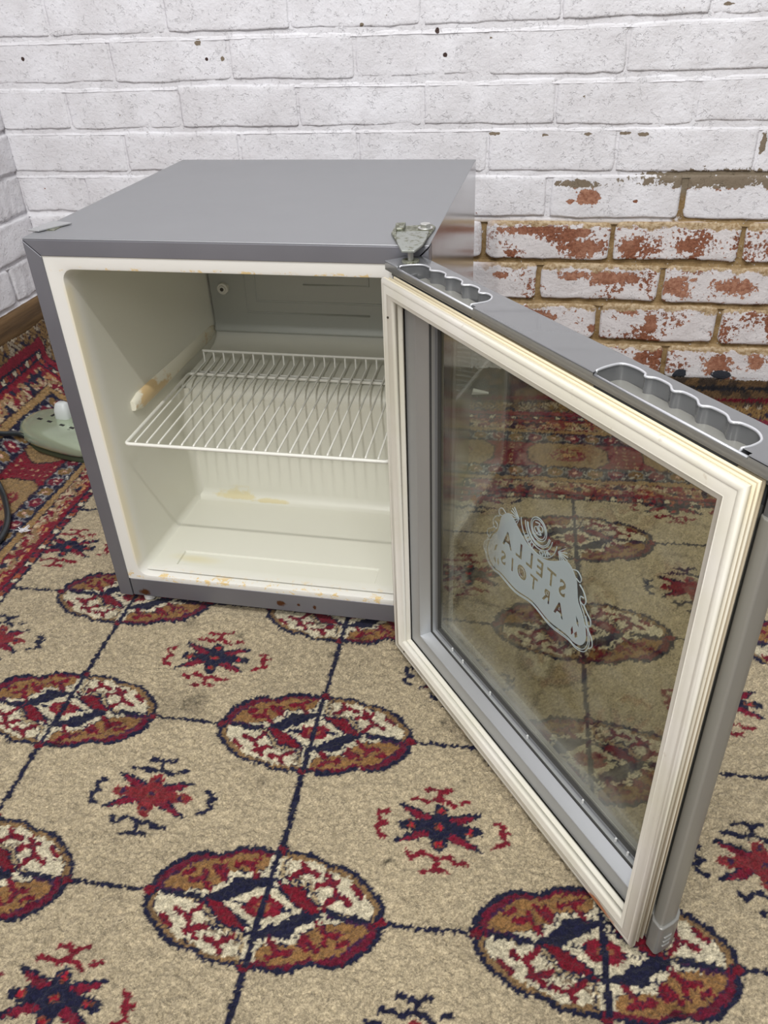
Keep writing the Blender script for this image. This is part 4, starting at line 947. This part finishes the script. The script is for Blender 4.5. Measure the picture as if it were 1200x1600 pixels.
mb = MB(); mb.loft([sup(A_ * .86, B_ * .80, -.004), sup(A_ * .95, B_ * .92, .000), sup(A_ * .95, B_ * .92, .006), sup(A_ * .90, B_ * .86, .010)], cap0=True, cap1=True); autosmooth(mb.build('base', Mat('shaded_green_base', (58, 66, 48), .35), ps), 50)  # base colour darkened to carry the shade beneath the body
mb = MB(); mb.tube([(x * .985, y * .985, .0345 - .004) for x, y, z in sup(A_ * .955, B_ * .92, 0)], .0009, 5, closed=True); mb.build('seam', Mat('seam_dark', (70, 80, 62), .5), ps, True)
M_SLOT = Mat('socket_slot', (22, 22, 22), .5)
for gx in (-.055, .0, .055):
    for dx, dy, ww, hh in ((0, .017, .0028, .0060), (-.012, -.006, .0050, .0028), (.012, -.006, .0050, .0028)):
        mb = MB(); mb.box(gx + dx - ww, gx + dx + ww, dy - .004 - hh, dy - .004 + hh, .0375, .0396); mb.build('socket_slot', M_SLOT, ps)
pl = MB(); pl.loft([[(x * .9, y * .9, z) for x, y, z in sup(.019, .016, 0, 3, 24)], sup(.020, .017, .004, 3, 24), sup(.019, .016, .020, 3, 24), sup(.014, .011, .032, 3, 24), sup(.010, .008, .034, 3, 24)], cap0=True, cap1=True)
plug = pl.build('plug', Mat('milky_plastic', (196, 200, 198), .35), None); autosmooth(plug, 50); plug.location = (-.330, .440, .040); plug.scale = (.8, .8, 1)
tag(plug, 'milky white plug standing in the green extension socket block', 'plug')
M_CAB = Mat('black_cable', (34, 40, 44), .28, 0, .5, coat=.3)
def cable(name, pts, r, label):
    q = catmull([Vector(p_) for p_ in pts], 8); mb = MB(); mb.tube(q, r, 12); o = mb.build(name, M_CAB, None, True); tag(o, label, 'cable', group='black cables by the power strip'); return o
def onr(x, y, r=.0045, h=0): return (x, y, rugz(x, y) + r * (1.0 + .25 * (x < LX0)) + h)
cable('power_cable', [(-.385, .385, .020 + .006), onr(-.392, .372, .006, .002), onr(-.405, .350, .006, .002), onr(-.425, .325, .006, .003), onr(-.450, .290, .006, .004), (-.462, .245, .105)], .0048, 'black cable leaving the left end of the green extension socket')
cable('mains_lead', [onr(-.430, .300, .006, .004), onr(-.385, .268, .006, .004), onr(-.350, .240, .005, .001), onr(-.312, .198), onr(-.278, .150), onr(-.260, .105), onr(-.262, .065), onr(-.285, .030), onr(-.330, .0), (-.40, -.02, .055)], .0052, 'black mains lead curling over the rug border at the left edge')
mb = MB()
for i in range(16):
    a = random.uniform(0, 6.28); l_ = random.uniform(.006, .016); c0 = Vector((-.238, .128, .0035)); d0 = Vector((math.cos(a), math.sin(a), random.uniform(0, .5)))
    q = catmull([c0 + Vector((random.uniform(-.003, .003), random.uniform(-.003, .003), random.uniform(-.001, .002))), c0 + d0 * l_ * .5, c0 + d0 * l_ + Vector((random.uniform(-.004, .004), random.uniform(-.004, .004), .001))], 4)
    mb.tube(q, .0008, 5)
o = mb.build('lint', Mat('white_fluff', (214, 212, 214), .9), None, True); tag(o, 'tuft of white fluff on the rug border beside the black lead', 'lint')
o = MB(); o.loft([[(-.014, -.005, 0), (.012, -.002, 0), (.012, .004, 0), (-.014, .005, 0)], [(-.012, -.004, .006), (.010, -.001, .002), (.010, .002, .002), (-.012, .004, .006)]], cap0=True, cap1=True)
o = o.build('plastic_wedge', Mat('pale_plastic', (206, 210, 206), .5), None, bevel=.0006); o.location = (.4385, .690, .020); o.rotation_euler = (.28, 0, 0); o.scale = (1.3, 1.3, 1.3)
tag(o, 'small pale plastic wedge on the rug near the back wall, seen through the door glass', 'wedge')

mb = MB()
for i in range(26):
    a = random.uniform(0, 6.28); c0 = Vector((-.408, .322, .046)); d0 = Vector((math.cos(a) * .016, math.sin(a) * .010, random.uniform(-.3, .6) * .012))
    q = catmull([c0 - d0 * .6, c0 + Vector((random.uniform(-.004, .004), random.uniform(-.004, .004), .003)), c0 + d0], 4); mb.tube(q, .0016, 5)
o = mb.build('lint', Mat('grey_fluff', (170, 168, 176), .95), None, True); tag(o, 'grey scrap of fluff at the left edge just above the black cable', 'lint')
